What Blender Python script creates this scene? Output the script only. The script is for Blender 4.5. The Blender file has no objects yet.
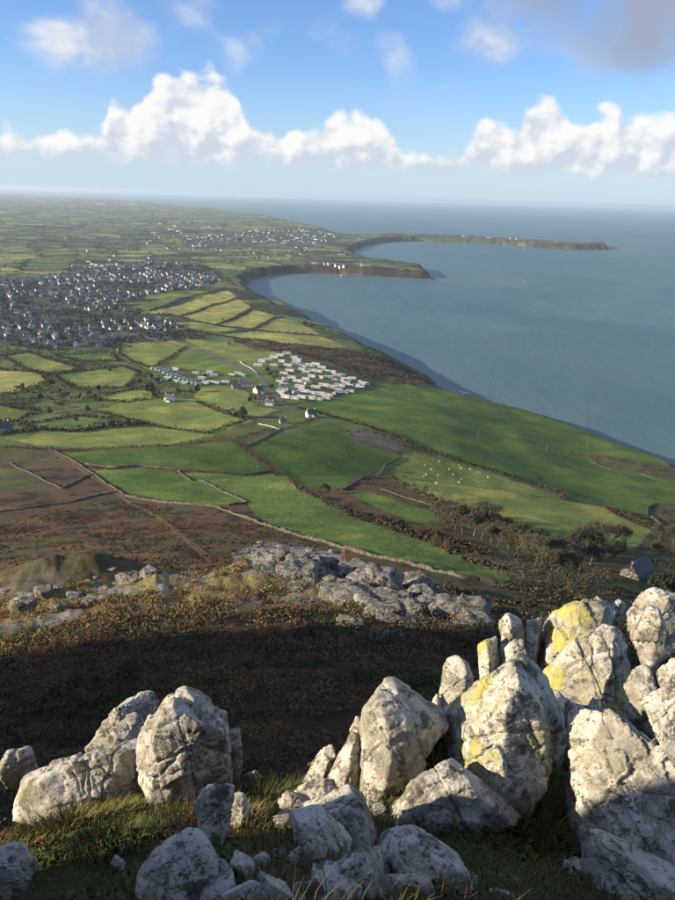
import bpy, bmesh, math, random
import numpy as np
from mathutils import Matrix, Vector
R = math.radians
rng = np.random.default_rng(7)
random.seed(7)
scene = bpy.context.scene
COL = scene.collection

# ------------------------------------------------------------------ camera
PITCH, ROLL, FPX = R(19.30), R(1.78), 725.0
CX, CY = 337.5, 450.0
EYE = np.array([0.0, 0.0, 280.0])
_R0 = np.array([1, 0, 0.]); _U0 = np.array([0, math.sin(PITCH), math.cos(PITCH)])
FW = np.array([0, math.cos(PITCH), -math.sin(PITCH)])
RT = _R0*math.cos(ROLL) + _U0*math.sin(ROLL)
UP = -_R0*math.sin(ROLL) + _U0*math.cos(ROLL)
cam_d = bpy.data.cameras.new('camera'); cam = bpy.data.objects.new('camera', cam_d); COL.objects.link(cam)
cam_d.sensor_fit = 'VERTICAL'; cam_d.sensor_height = 36; cam_d.sensor_width = 27
cam_d.lens = FPX/900*36; cam_d.clip_start = 0.05; cam_d.clip_end = 200000
cam.matrix_world = Matrix(((RT[0], UP[0], -FW[0], EYE[0]), (RT[1], UP[1], -FW[1], EYE[1]), (RT[2], UP[2], -FW[2], EYE[2]), (0, 0, 0, 1)))
scene.camera = cam

def ray(px, py):
    px = np.asarray(px, float); py = np.asarray(py, float)
    d = FW*FPX + RT*(px-CX)[..., None] - UP*(py-CY)[..., None]
    return d/np.linalg.norm(d, axis=-1, keepdims=True)
def azel(px, py):
    d = ray(px, py)
    return float(np.degrees(np.arctan2(d[0], d[1]))), float(np.degrees(np.arcsin(d[2])))
def on_plane(px, py, z):
    d = ray(px, py); t = (z-EYE[2])/d[..., 2]
    return (EYE + d*t[..., None])[..., :2]

# ------------------------------------------------------------------ light
SUN_EL, SUN_AZ = R(16), R(-102)          # azimuth from +Y (view), negative = left
to_sun = Vector((math.sin(SUN_AZ)*math.cos(SUN_EL), math.cos(SUN_AZ)*math.cos(SUN_EL), math.sin(SUN_EL)))
sl = bpy.data.lights.new('sun', 'SUN'); so = bpy.data.objects.new('sun', sl); COL.objects.link(so)
sl.energy = 5.0; sl.angle = R(0.53); sl.color = (1.0, 0.86, 0.66)
so.rotation_euler = to_sun.to_track_quat('Z', 'Y').to_euler()
so.location = (-30, 0, 300)
scene.view_settings.view_transform = 'Standard'; scene.view_settings.look = 'None'
scene.view_settings.gamma = 1; scene.view_settings.use_curve_mapping = False
scene.view_settings.exposure = 0.85
scene.cycles.use_denoising = True
scene.cycles.volume_bounces = 1; scene.cycles.max_bounces = 6
scene.cycles.transparent_max_bounces = 8

class NT:
    """tiny node helper"""
    def __init__(s, tree): s.t = tree; s.n = tree.nodes; s.l = tree.links; s.n.clear()
    def add(s, typ, **kw):
        nd = s.n.new(typ)
        for k, v in kw.items(): setattr(nd, k, v)
        return nd
    def set(s, sock, v):
        if hasattr(v, 'is_linked') or isinstance(v, bpy.types.NodeSocket): s.l.new(v, sock)
        else: sock.default_value = v
    def m(s, op, a, b=None, c=None, clamp=False):
        nd = s.add('ShaderNodeMath', operation=op, use_clamp=clamp)
        s.set(nd.inputs[0], a)
        if b is not None: s.set(nd.inputs[1], b)
        if c is not None: s.set(nd.inputs[2], c)
        return nd.outputs[0]
    def v(s, op, a, b=None):
        nd = s.add('ShaderNodeVectorMath', operation=op)
        s.set(nd.inputs[0], a)
        if b is not None:
            if op == 'SCALE': s.set(nd.inputs['Scale'], b)
            else: s.set(nd.inputs[1], b)
        return nd.outputs['Value'] if op in ('LENGTH', 'DOT_PRODUCT') else nd.outputs[0]
    def noise(s, vec, scale, detail=4, rough=0.55, dist=0.0):
        nd = s.add('ShaderNodeTexNoise'); s.l.new(vec, nd.inputs['Vector'])
        nd.inputs['Scale'].default_value = scale; nd.inputs['Detail'].default_value = detail
        nd.inputs['Roughness'].default_value = rough; nd.inputs['Distortion'].default_value = dist
        return nd.outputs['Fac']
    def ramp(s, val, a, b, lo=0.0, hi=1.0, smooth=True):
        nd = s.add('ShaderNodeMapRange', interpolation_type='SMOOTHSTEP' if smooth else 'LINEAR')
        s.set(nd.inputs['Value'], val); s.set(nd.inputs['From Min'], a); s.set(nd.inputs['From Max'], b)
        s.set(nd.inputs['To Min'], lo); s.set(nd.inputs['To Max'], hi)
        return nd.outputs[0]
    def mix(s, f, a, b, blend='MIX'):
        nd = s.add('ShaderNodeMix', data_type='RGBA', blend_type=blend)
        s.set(nd.inputs[0], f); s.set(nd.inputs[6], a); s.set(nd.inputs[7], b)
        return nd.outputs[2]

# ------------------------------------------------------------------ world: sky with cumulus
world = bpy.data.worlds.new('World'); scene.world = world; world.use_nodes = True
w = NT(world.node_tree)
sky = w.add('ShaderNodeTexSky', sky_type='NISHITA'); sky.sun_disc = False
sky.sun_elevation = SUN_EL; sky.sun_rotation = SUN_AZ; sky.altitude = 280
sky.air_density = 1.0; sky.dust_density = 0.4; sky.ozone_density = 1.6
tc = w.add('ShaderNodeTexCoord'); D = tc.outputs['Generated']
sep = w.add('ShaderNodeSeparateXYZ'); w.l.new(D, sep.inputs[0])
az = w.m('MULTIPLY', w.m('ARCTAN2', sep.outputs[0], sep.outputs[1]), 180/math.pi)
el = w.m('MULTIPLY', w.m('ARCSINE', sep.outputs[2]), 180/math.pi)
azp = w.m('PINGPONG', w.m('ADD', az, 390.0), 60.0)      # the bank goes on all round, 0..60 (30 = view axis)
bank_px = [(-30, 140), (0, 128), (15, 120), (30, 140), (60, 126), (85, 138), (104, 130), (112, 98), (135, 104), (152, 88), (162, 74), (185, 72), (215, 76), (240, 96), (254, 129), (290, 134), (322, 119), (345, 105), (366, 111), (392, 133), (412, 154), (438, 161), (458, 152), (476, 132), (490, 116), (512, 122), (528, 112), (548, 96), (566, 100), (582, 118), (606, 108), (632, 116), (660, 112), (700, 128)]
fc = w.add('ShaderNodeFloatCurve'); cm = fc.mapping; cur = cm.curves[0]
pts = []
for x, y in bank_px:
    a, e = azel(x, y); pts.append((max(0.004, min(0.996, (a+30)/60)), e/12))
for i, p in enumerate(pts):
    if i < 2: cur.points[i].location = p
    else: cur.points.new(*p)
for p in cur.points: p.handle_type = 'AUTO'
cm.update(); w.l.new(w.m('DIVIDE', azp, 60.0), fc.inputs['Value'])
top = w.m('MULTIPLY', fc.outputs[0], 12.0)
Dv = w.v('MULTIPLY', D, (1, 1, 1.25))
n1 = w.noise(Dv, 21, 6, 0.52, 0.15); n2 = w.noise(Dv, 70, 3, 0.55)
Doff = w.v('ADD', Dv, (-0.010, 0.0, 0.012))
n1s = w.noise(Doff, 21, 3, 0.5, 0.15)
vo = w.add('ShaderNodeTexVoronoi', feature='SMOOTH_F1'); vo.inputs['Scale'].default_value = 44; vo.inputs['Smoothness'].default_value = 0.4
w.l.new(Dv, vo.inputs['Vector'])
bil = w.m('SUBTRACT', 0.55, vo.outputs['Distance'])
n1c = w.m('SUBTRACT', n1, 0.5)
edge = w.m('ADD', w.m('MULTIPLY', w.m('SUBTRACT', top, el), 0.75), w.m('ADD', w.m('MULTIPLY', n1c, 3.0), w.m('MULTIPLY', bil, 0.7)))
hgt = w.m('DIVIDE', w.m('SUBTRACT', el, 2.2), w.m('MAXIMUM', w.m('SUBTRACT', top, 2.2), 0.6))
dens = w.ramp(edge, -0.15, 0.55)
basef = w.ramp(w.m('ADD', el, w.m('MULTIPLY', n1c, 2.0)), 1.2, 2.6)
bankd = w.m('MULTIPLY', dens, basef)
# thin higher clouds
hn = w.noise(w.v('MULTIPLY', D, (1, 1, 1.5)), 9, 6, 0.55, 0.3)
blobs = [(112, 38, 2.8, 1.3), (65, 40, 2.0, 1.0), (195, 20, 2.6, .75), (235, 48, 1.5, .5), (262, 35, 1.6, .6), (335, 38, 1.8, .55), (395, 55, 1.8, .5), (488, 44, 2.6, .9), (560, -30, 5.0, 1.1), (690, -22, 6.5, 1.4), (470, -26, 3.4, .7), (120, 108, 1.6, .6), (365, 2, 1.4, .7)]
acc = None
for x, y, s_, a_ in blobs:
    a, e = azel(x, y)
    dx = w.m('DIVIDE', w.m('SUBTRACT', azp, a+30), s_*1.25); dy = w.m('DIVIDE', w.m('SUBTRACT', el, e), s_*0.95)
    g = w.m('MULTIPLY', w.m('EXPONENT', w.m('MULTIPLY', w.m('ADD', w.m('MULTIPLY', dx, dx), w.m('MULTIPLY', dy, dy)), -1.0)), a_)
    acc = g if acc is None else w.m('MAXIMUM', acc, g)
dark = w.ramp(w.m('ADD', w.m('MULTIPLY', azp, 0.10), w.m('MULTIPLY', el, 0.16)), 5.4, 6.4)
generic = w.ramp(el, 16, 24, 0.0, 0.75)
acc = w.m('MAXIMUM', acc, generic)
hid = w.ramp(w.m('ADD', w.m('MULTIPLY', acc, 0.75), w.m('MULTIPLY', w.m('SUBTRACT', hn, 0.5), 1.5)), 0.22, 0.95, 0.0, 0.9)
# shading of the cloud bank: lit tops, greyer bases, sun from the left
lit = w.m('ADD', w.m('MULTIPLY', w.m('SUBTRACT', n1, n1s), 2.9), w.m('ADD', w.m('MULTIPLY', hgt, 0.75), w.m('MULTIPLY', w.m('SUBTRACT', n2, 0.5), 0.55)))
litc = w.ramp(lit, -0.15, 0.75)
ccol = w.mix(litc, (4.8, 5.3, 6.1, 1), (7.6, 7.5, 7.35, 1))
hcol = w.mix(w.ramp(hn, 0.42, 0.66), (4.2, 4.7, 5.8, 1), (6.7, 6.8, 7.1, 1))
hcol = w.mix(dark, hcol, (2.9, 3.15, 3.9, 1))
skyc = w.mix(1.0, sky.outputs[0], (0.90, 1.13, 1.62, 1), 'MULTIPLY')
skyc = w.mix(w.ramp(el, 0.0, 9.0, 0.55, 0.0), skyc, (4.6, 5.9, 7.0, 1))
c1 = w.mix(hid, skyc, hcol)
c2 = w.mix(w.m('MULTIPLY', bankd, 0.96), c1, ccol)
c3 = w.mix(w.ramp(el, 0.6, 3.0, 0.7, 0.0), c2, (4.5, 5.6, 6.5, 1))
bg = w.add('ShaderNodeBackground'); bg.inputs['Strength'].default_value = 0.073
w.l.new(c3, bg.inputs['Color'])
ow = w.add('ShaderNodeOutputWorld'); w.l.new(bg.outputs[0], ow.inputs[0])

# ------------------------------------------------------------------ numpy noise
def _hash(ix, iy, iz, seed):
    h = (ix*374761393 + iy*668265263 + iz*2147483647*3 + seed*1274126177) & 0xFFFFFFFF
    h = ((h ^ (h >> 13))*1274126177) & 0xFFFFFFFF
    h = ((h ^ (h >> 16))*2246822519) & 0xFFFFFFFF
    return ((h ^ (h >> 15)) & 0xFFFFFF)/float(0xFFFFFF)
def vnoise(x, y, z=None, seed=0):
    x = np.asarray(x, float); y = np.asarray(y, float)
    ix = np.floor(x).astype(np.int64); iy = np.floor(y).astype(np.int64)
    fx = x-ix; fy = y-iy; ux = fx*fx*fx*(fx*(fx*6-15)+10); uy = fy*fy*fy*(fy*(fy*6-15)+10)
    if z is None:
        a = _hash(ix, iy, 0, seed); b = _hash(ix+1, iy, 0, seed); c = _hash(ix, iy+1, 0, seed); d = _hash(ix+1, iy+1, 0, seed)
        return (a*(1-ux)+b*ux)*(1-uy)+(c*(1-ux)+d*ux)*uy - 0.5
    z = np.asarray(z, float); iz = np.floor(z).astype(np.int64); fz = z-iz; uz = fz*fz*fz*(fz*(fz*6-15)+10)
    r = 0
    for dz, wz in ((0, 1-uz), (1, uz)):
        a = _hash(ix, iy, iz+dz, seed); b = _hash(ix+1, iy, iz+dz, seed); c = _hash(ix, iy+1, iz+dz, seed); d = _hash(ix+1, iy+1, iz+dz, seed)
        r = r + wz*((a*(1-ux)+b*ux)*(1-uy)+(c*(1-ux)+d*ux)*uy)
    return r - 0.5
def fbm(x, y, z=None, oct=4, gain=0.5, seed=0):
    s = 0; a = 1.0; f = 1.0; t = 0
    for o in range(oct):
        s = s + a*vnoise(x*f+o*17.3, y*f-o*9.1, None if z is None else z*f+o*5.7, seed+o); t += a; a *= gain; f *= 2.03
    return s/t*2
def sstep(a, b, x):
    t = np.clip((x-a)/(b-a), 0, 1); return t*t*(3-2*t)

# ------------------------------------------------------------------ coast line
def P(pts, z):
    a = np.array(pts, float); return on_plane(a[:, 0], a[:, 1], z)
coast = np.vstack([
    np.array([[4000, 300.], [1500, 500.], [820, 640.]]),
    P([(700, 470), (675, 457), (640, 443), (600, 427), (570, 415), (545, 408), (520, 402), (492, 394), (462, 389)], 18),
    P([(444, 389), (432, 380), (415, 370), (396, 361), (372, 351), (345, 338), (320, 328), (300, 318), (282, 308), (264, 301), (251, 293), (246, 286),
       (252, 280), (270, 275), (300, 273), (340, 274), (372, 276), (400, 277), (420, 278.5), (431, 278.5)], 0),
    P([(434, 277), (424, 268), (405, 264.5), (380, 261.5), (362, 257)], 12),
    P([(352, 254), (358, 249.5), (366, 246), (385, 242), (420, 241), (460, 242.5), (500, 244.5), (540, 247.5), (575, 249.5), (600, 250)], 0),
    P([(609, 248.8), (604, 245)], 4),
    P([(585, 242.3), (540, 239.6), (500, 237.5), (470, 235.5), (440, 234.2), (400, 232.6), (372, 232.5), (352, 233.5), (337, 231.5), (322, 226), (300, 222), (280, 217.5), (262, 214), (240, 211.5), (215, 207.5), (150, 201.5), (80, 197), (0, 193.6), (-120, 190.5)], 30),
    np.array([[-30000, 16000.], [-30000, -9000.], [4000, -9000.]])])
def inside(poly, x, y):
    r = np.zeros(x.shape, bool); n = len(poly)
    for i in range(n):
        x1, y1 = poly[i]; x2, y2 = poly[(i+1) % n]
        if y1 == y2: continue
        c = ((y1 > y) != (y2 > y)) & (x < (x2-x1)*(y-y1)/(y2-y1)+x1)
        r ^= c
    return r
def coast_dist(x, y):
    d2 = np.full(x.shape, 1e12); n = len(coast)
    for i in range(n):
        a = coast[i]; b = coast[(i+1) % n]; ab = b-a; L = ab@ab
        t = np.clip(((x-a[0])*ab[0]+(y-a[1])*ab[1])/L, 0, 1)
        dx = x-a[0]-t*ab[0]; dy = y-a[1]-t*ab[1]
        d2 = np.minimum(d2, dx*dx+dy*dy)
    d = np.sqrt(d2)
    return np.where(inside(coast, x, y), d, -d)

# ------------------------------------------------------------------ terrain height
PR = np.array([(0, 1.66), (1.2, 1.85), (2, 2.42), (2.8, 3.08), (3.6, 3.75), (4.5, 4.5), (6, 6.1), (8, 7.9), (12, 10.5), (16, 12.7), (22, 15.7), (35, 21.5), (45, 26.0), (52, 30.5), (70, 43.5), (100, 61), (150, 84), (220, 113), (350, 150), (520, 182), (755, 207), (1150, 230), (1900, 243), (2900, 247), (4500, 247), (8000, 250), (15000, 256), (60000, 262)])
def _pchip(xk, yk, x):
    h = np.diff(xk); dl = np.diff(yk)/h; m = np.zeros(len(xk))
    m[1:-1] = np.where(dl[:-1]*dl[1:] > 0, 2*dl[:-1]*dl[1:]/(dl[:-1]+dl[1:]+1e-12), 0); m[0] = dl[0]; m[-1] = dl[-1]
    i = np.clip(np.searchsorted(xk, x)-1, 0, len(h)-1); t = (x-xk[i])/h[i]
    return ((2*t**3-3*t**2+1)*yk[i]+(t**3-2*t**2+t)*h[i]*m[i]+(-2*t**3+3*t**2)*yk[i+1]+(t**3-t**2)*h[i]*m[i+1])
def gauss(x, y, cx, cy, s, s2=None, ang=0.0):
    s2 = s2 or s; c, n = math.cos(ang), math.sin(ang)
    u = (x-cx)*c+(y-cy)*n; v = -(x-cx)*n+(y-cy)*c
    return np.exp(-(u/s)**2-(v/s2)**2)
_p0 = on_plane(np.array([395.]), np.array([366.]), 20)[0]
def height(x, y):
    x = np.asarray(x, float); y = np.asarray(y, float)
    r = np.hypot(x, y); a = np.degrees(np.arctan2(x, y))
    z = 280 - _pchip(PR[:, 0], PR[:, 1], np.minimum(r, 59999))
    # the knoll the rocks stand on, the shaded hollow, the crest beyond it
    z += 6.3*np.exp(-((x+6.8)/3.0)**2)*sstep(2.3, 1.2, y)*sstep(-10, -4, y) + .40*gauss(x, y, .55, 3.75, .55)  # first term: unseen rise added on the left to shade the foreground turf
    z += 1.25*gauss(x, y, 3.6, 6.6, 2.2, 3.0, -0.5) + 0.5*gauss(x, y, 2.0, 4.6, 1.2)
    z += 0.22*gauss(x, y, -2.1, 3.7, 1.0)
    z += 42*np.exp(-((x+43)/15)**2-((y-8.5)/13)**4)*sstep(-16, -27, x)  # unseen shoulder on the left, shaped to throw shade over the heather hollow
    z += 1.8*gauss(x, y, -7, 47, 12, 4.5, 0.12) + 1.2*gauss(x, y, -22, 45, 9, 5, -.1)
    z += 4.0*gauss(x, y, 26, 92, 22, 16) - 2.0*gauss(x, y, 14, 45, 8)
    z += (11.5*gauss(x, y, -53, 120, 17, 20) + 4*gauss(x, y, -33, 122, 15, 12))*(1+.4*fbm(x/17., y/17., oct=5, gain=.55, seed=15))
    z += 5*gauss(x, y, 8, 128, 10, 7)
    # roughness of the hill, undulation of the fields
    n1 = fbm(x/3.1, y/3.1, oct=4, seed=1); n2 = fbm(x/14., y/14., oct=4, seed=2)
    z += 0.10*fbm(x/0.55, y/0.55, oct=3, seed=3)*sstep(60, 8, r)
    z += 0.30*n1*sstep(1.5, 6, r)*sstep(160, 60, r)
    z += 0.9*n2*sstep(7, 25, r)*sstep(500, 120, r)
    cr = sstep(33, 42, r)*sstep(75, 55, r)*sstep(18, 8, a)
    z += cr*(1.1*(0.5-np.abs(fbm(x/5., y/5., oct=4, seed=5)))+0.25*fbm(x/1.1, y/1.1, oct=3, seed=6))
    z += 3.4*fbm(x/95., y/95., oct=3, seed=8)*sstep(150, 400, r)*sstep(6000, 2500, r)
    z += 7*fbm(x/900., y/900., oct=3, seed=9)*sstep(1600, 3500, r)
    far = r > 420
    if far.any():
        xf, yf = x[far], y[far]
        d = coast_dist(xf, yf) + 9*fbm(xf/70., yf/70., oct=3, seed=11)*sstep(300, 900, r[far])
        g = gauss(xf, yf, _p0[0], _p0[1], 330, 200)
        wid = 22+75*g; zc = 24+9*fbm(xf/260., yf/260., oct=3, seed=12)
        zc = zc + 12*(r[far] > 3600)*sstep(100, 500, xf) + 8*gauss(xf, yf, 150, 2750, 420, 300)
        zc = zc + 9*g - 7*sstep(1100, 900, r[far])*sstep(100, 250, xf)
        L = zc*np.clip(d/wid, 0, 1)**0.8 + 0.16*np.maximum(0, d-wid)
        k = 9.0
        b = z[far]; hh = np.clip(0.5+0.5*(L-b)/k, 0, 1)
        zl = L*(1-hh)+b*hh - k*hh*(1-hh)
        zl = np.where(d < wid*1.1, np.minimum(zl, L), zl)
        zl += np.where((d > 0) & (d < wid), 3.0*fbm(xf/14., yf/14., oct=3, seed=13)*np.clip(d/wid, 0, 1)*np.clip((wid-d)/wid*3, 0, 1), 0)
        z[far] = np.where(d > 0, np.maximum(zl, 0.15), -np.minimum(8, 0.25-d*0.12))
    return z

def geom(a, b, s): return list(np.exp(np.linspace(math.log(a), math.log(b), max(2, int(math.log(b/a)/s)+1))))[:-1]
RR = np.array(geom(0.02, 1.2, .15)+geom(1.2, 60, .02)+geom(60, 150, .015)+geom(150, 2450, .0072)+geom(2450, 3000, .0045)+geom(3000, 4300, .007)+geom(4300, 5150, .0042)+geom(5150, 14000, .02)+geom(14000, 62000, .12)+[62000.])
AZ = np.concatenate([np.linspace(-180, -60, 34)[:-1], np.linspace(-60, -38, 45)[:-1], np.linspace(-38, 37, 560), np.linspace(37, 60, 30)[1:], np.linspace(60, 180, 30)[1:-1]])
AR = np.radians(AZ)
GX = RR[:, None]*np.sin(AR)[None]; GY = RR[:, None]*np.cos(AR)[None]
GZ = height(GX.ravel(), GY.ravel()).reshape(GX.shape)
NR, NA = GX.shape
def ground_z(x, y):
    x = np.asarray(x, float); y = np.asarray(y, float)
    r = np.clip(np.hypot(x, y), RR[0], RR[-1]*.999); a = np.degrees(np.arctan2(x, y))
    i = np.clip(np.searchsorted(RR, r)-1, 0, NR-2); j = np.clip(np.searchsorted(AZ, a)-1, 0, NA-2)
    u = (r-RR[i])/(RR[i+1]-RR[i]); v = np.clip((a-AZ[j])/(AZ[j+1]-AZ[j]), 0, 1)
    return (GZ[i, j]*(1-u)+GZ[i+1, j]*u)*(1-v)+(GZ[i, j+1]*(1-u)+GZ[i+1, j+1]*u)*v
def at(px, py, rmin=0.5):
    """where the line of sight through a photo pixel meets the terrain"""
    d = ray(px, py); h = math.hypot(d[0], d[1]); a = math.degrees(math.atan2(d[0], d[1])); sl_ = d[2]/h
    j = int(np.clip(np.searchsorted(AZ, a)-1, 0, NA-2)); v = (a-AZ[j])/(AZ[j+1]-AZ[j])
    zc = GZ[:, j]*(1-v)+GZ[:, j+1]*v; f = 280+RR*sl_-zc
    k = np.where((f < 0) & (RR > rmin))[0]
    k = int(k[0]) if len(k) else NR-1
    if k > 0 and f[k-1] > 0: t = f[k-1]/(f[k-1]-f[k]); rr = RR[k-1]+t*(RR[k]-RR[k-1])
    else: rr = RR[k]
    x, y = rr*d[0]/h, rr*d[1]/h
    return np.array([x, y, float(ground_z(x, y))])
def atl(pts, rmin=0.5): return np.array([at(x, y, rmin) for x, y in pts])

# ------------------------------------------------------------------ materials
def mat(name, fn):
    m = bpy.data.materials.new(name); m.use_nodes = True; t = NT(m.node_tree)
    p = t.add('ShaderNodeBsdfPrincipled'); o = t.add('ShaderNodeOutputMaterial'); t.l.new(p.outputs[0], o.inputs[0])
    fn(t, p); return m
def bump(t, p, h, strength, dist=0.1):
    b = t.add('ShaderNodeBump'); b.inputs['Strength'].default_value = strength; b.inputs['Distance'].default_value = dist
    t.l.new(h, b.inputs['Height']); t.l.new(b.outputs[0], p.inputs['Normal'])
def plain(c, rough=0.8, var=0.25, scale=3.0, spec=0.3):
    def f(t, p):
        co = t.add('ShaderNodeTexCoord').outputs['Object']; n = t.noise(co, scale, 4)
        lo = tuple(x*(1-var) for x in c)+(1,); hi = tuple(min(1, x*(1+var)) for x in c)+(1,)
        t.l.new(t.mix(t.ramp(n, .3, .7), lo, hi), p.inputs['Base Color']); p.inputs['Roughness'].default_value = rough
        p.inputs['Specular IOR Level'].default_value = spec
    return f
def m_ground(t, p):
    at_ = t.add('ShaderNodeAttribute', attribute_name='Col'); co = t.add('ShaderNodeTexCoord').outputs['Object']
    n0 = t.noise(co, 9.0, 6, 0.65); n1 = t.noise(co, 0.45, 6, 0.65); n2 = t.noise(co, 0.05, 5, 0.6)
    f = t.m('MULTIPLY', t.m('MULTIPLY', t.ramp(n0, .2, .8, .72, 1.28), t.ramp(n1, .2, .8, .62, 1.38)), t.ramp(n2, .25, .75, .8, 1.2))
    cc = t.add('ShaderNodeCombineColor')
    for i in range(3): t.l.new(f, cc.inputs[i])
    t.l.new(t.mix(1.0, at_.outputs['Color'], cc.outputs[0], 'MULTIPLY'), p.inputs['Base Color'])
    p.inputs['Roughness'].default_value = 0.95; p.inputs['Specular IOR Level'].default_value = 0.1
    bump(t, p, t.m('ADD', t.m('MULTIPLY', n0, .06), t.m('MULTIPLY', n1, 0.7)), 0.8, 1.0)
def m_rock(yellow):
    def f(t, p):
        co = t.add('ShaderNodeTexCoord').outputs['Object']; oi = t.add('ShaderNodeObjectInfo')
        co = t.v('ADD', co, t.v('SCALE', (7.0, 3.0, 5.0), oi.outputs['Random']))
        a = t.noise(co, 4.2, 9, .74); b = t.noise(co, 13, 8, .74); c = t.noise(co, 7.5, 8, .72, .4); e = t.noise(co, 75, 4, .7)
        ge = t.add('ShaderNodeNewGeometry'); sp = t.add('ShaderNodeSeparateXYZ'); t.l.new(ge.outputs['Normal'], sp.inputs[0])
        base = t.mix(t.ramp(b, .35, .65), (.25, .225, .175, 1), (.52, .475, .385, 1))
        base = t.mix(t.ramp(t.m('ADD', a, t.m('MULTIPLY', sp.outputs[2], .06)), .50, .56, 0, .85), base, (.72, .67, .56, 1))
        base = t.mix(t.ramp(c, .54, .585, 0, .85), base, (.085, .08, .062, 1))
        base = t.mix(t.ramp(t.noise(co, 26, 6, .75), .565, .60, 0, .85), base, (.055, .05, .042, 1))
        base = t.mix(t.ramp(t.noise(co, 3.7, 7, .7), .52, .66, 0, .45 if not yellow else .2), base, (.34, .34, .16, 1))
        if yellow:
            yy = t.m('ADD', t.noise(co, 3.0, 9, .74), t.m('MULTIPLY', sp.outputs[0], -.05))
            yy = t.m('ADD', yy, t.m('MULTIPLY', t.m('SUBTRACT', t.noise(co, 34, 5, .75), .5), .16))
            base = t.mix(t.ramp(yy, .51, .57, 0, .7), base, (.40, .385, .20, 1))
            base = t.mix(t.ramp(t.m('ADD', yy, t.m('MULTIPLY', b, .12)), .635, .67, 0, .85), base, (.55, .48, .10, 1))
        base = t.mix(t.ramp(e, .3, .7, .0, .36), base, (.12, .11, .09, 1))
        t.l.new(base, p.inputs['Base Color']); p.inputs['Roughness'].default_value = 0.92; p.inputs['Specular IOR Level'].default_value = 0.15
        h = t.m('ADD', t.m('MULTIPLY', b, .6), t.m('ADD', t.m('MULTIPLY', e, .22), t.m('MULTIPLY', c, .4)))
        bump(t, p, h, 1.0, 0.028)
    return f
def m_leaf(t, p):
    at_ = t.add('ShaderNodeAttribute', attribute_name='Col')
    t.l.new(at_.outputs['Color'], p.inputs['Base Color']); p.inputs['Roughness'].default_value = 0.85; p.inputs['Specular IOR Level'].default_value = 0.15
def m_sea(t, p):
    co = t.add('ShaderNodeTexCoord').outputs['Object']
    st = t.v('MULTIPLY', co, (1.0, 0.35, 1.0))
    n1 = t.noise(st, 0.11, 5, .6); n2 = t.noise(st, 0.018, 5, .6, .5); n3 = t.noise(co, 0.0016, 5, .6, .6)
    col = t.mix(t.ramp(n3, .35, .65), (.056, .138, .138, 1), (.090, .185, .170, 1))
    col = t.mix(t.ramp(n2, .35, .7, 0, .45), col, (.042, .106, .114, 1))
    at_ = t.add('ShaderNodeAttribute', attribute_name='Shore')
    col = t.mix(t.m('MULTIPLY', at_.outputs['Fac'], t.ramp(n2, .3, .6, .3, 1.0)), col, (.13, .17, .165, 1))
    t.l.new(col, p.inputs['Base Color'])
    p.inputs['Roughness'].default_value = 0.42; p.inputs['Specular IOR Level'].default_value = 0.30; p.inputs['IOR'].default_value = 1.33
    bump(t, p, t.m('ADD', t.m('MULTIPLY', n1, 1.1), t.m('MULTIPLY', n2, 4.0)), 0.5, 1.0)
def m_outcrop(t, p):
    co = t.add('ShaderNodeTexCoord').outputs['Object']; oi = t.add('ShaderNodeObjectInfo')
    co = t.v('ADD', co, t.v('SCALE', (70.0, 30.0, 50.0), oi.outputs['Random']))
    a = t.noise(co, 1.1, 8, .7); b = t.noise(co, 4.0, 7, .72); c = t.noise(co, 2.0, 6, .7, .8)
    base = t.mix(t.ramp(b, .35, .65), (.18, .165, .135, 1), (.44, .41, .34, 1))
    base = t.mix(t.ramp(a, .52, .64, 0, .8), base, (.60, .57, .49, 1))
    base = t.mix(t.ramp(c, .50, .60, 0, .9), base, (.06, .055, .045, 1))
    base = t.mix(t.ramp(t.noise(co, .6, 5, .6), .55, .7, 0, .5), base, (.17, .15, .07, 1))
    t.l.new(base, p.inputs['Base Color']); p.inputs['Roughness'].default_value = .95; p.inputs['Specular IOR Level'].default_value = .1
    bump(t, p, t.m('ADD', b, t.m('MULTIPLY', c, .7)), 1.0, .35)
M = {
 'outcrop': mat('outcrop_rock', m_outcrop),
 'ground': mat('ground_cover', m_ground), 'rock': mat('lichen_rock', m_rock(False)), 'rock_yellow': mat('yellow_lichen_rock', m_rock(True)),
 'leaf': mat('foliage', m_leaf), 'sea': mat('sea_water', m_sea),
 'render': mat('white_render', plain((.62, .60, .55), .8, .12, .4)), 'cream': mat('cream_render', plain((.62, .54, .40), .8, .1)),
 'greyr': mat('grey_render', plain((.45, .435, .40), .8, .12)), 'slate': mat('slate', plain((.085, .09, .105), .6, .3, 1.5)),
 'stone': mat('house_stone', plain((.20, .18, .145), .9, .45, 1.3)), 'drystone': mat('dry_stone', plain((.095, .082, .06), .95, .5, .8)), 'redstone': mat('brown_stone', plain((.30, .17, .10), .9, .4, 1.0)),
 'glass': mat('window_glass', plain((.03, .035, .045), .15, .2, 1, .6)), 'door': mat('door_paint', plain((.12, .06, .04), .5)),
 'gpaint': mat('green_caravan_paint', plain((.30, .42, .35), .6, .15)), 'groof': mat('pale_green_roof', plain((.50, .56, .52), .5, .1)),
 'wroof': mat('caravan_roof', plain((.50, .50, .48), .6, .12, .3)), 'sroof': mat('grey_caravan_roof', plain((.22, .235, .235), .6, .15, .3)),
 'wood': mat('weathered_wood', plain((.22, .19, .15), .85, .3, 4)), 'bark': mat('bark', plain((.115, .10, .08), .9, .35, 2)),
 'wool': mat('wool', plain((.52, .49, .42), .95, .1, 4)), 'hull': mat('boat_hull', plain((.75, .75, .75), .4, .05)), 'foam': mat('foam', plain((.75, .78, .78), .7, .1)),
 'concrete': mat('concrete', plain((.38, .37, .34), .85, .15, .5)),
}

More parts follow.
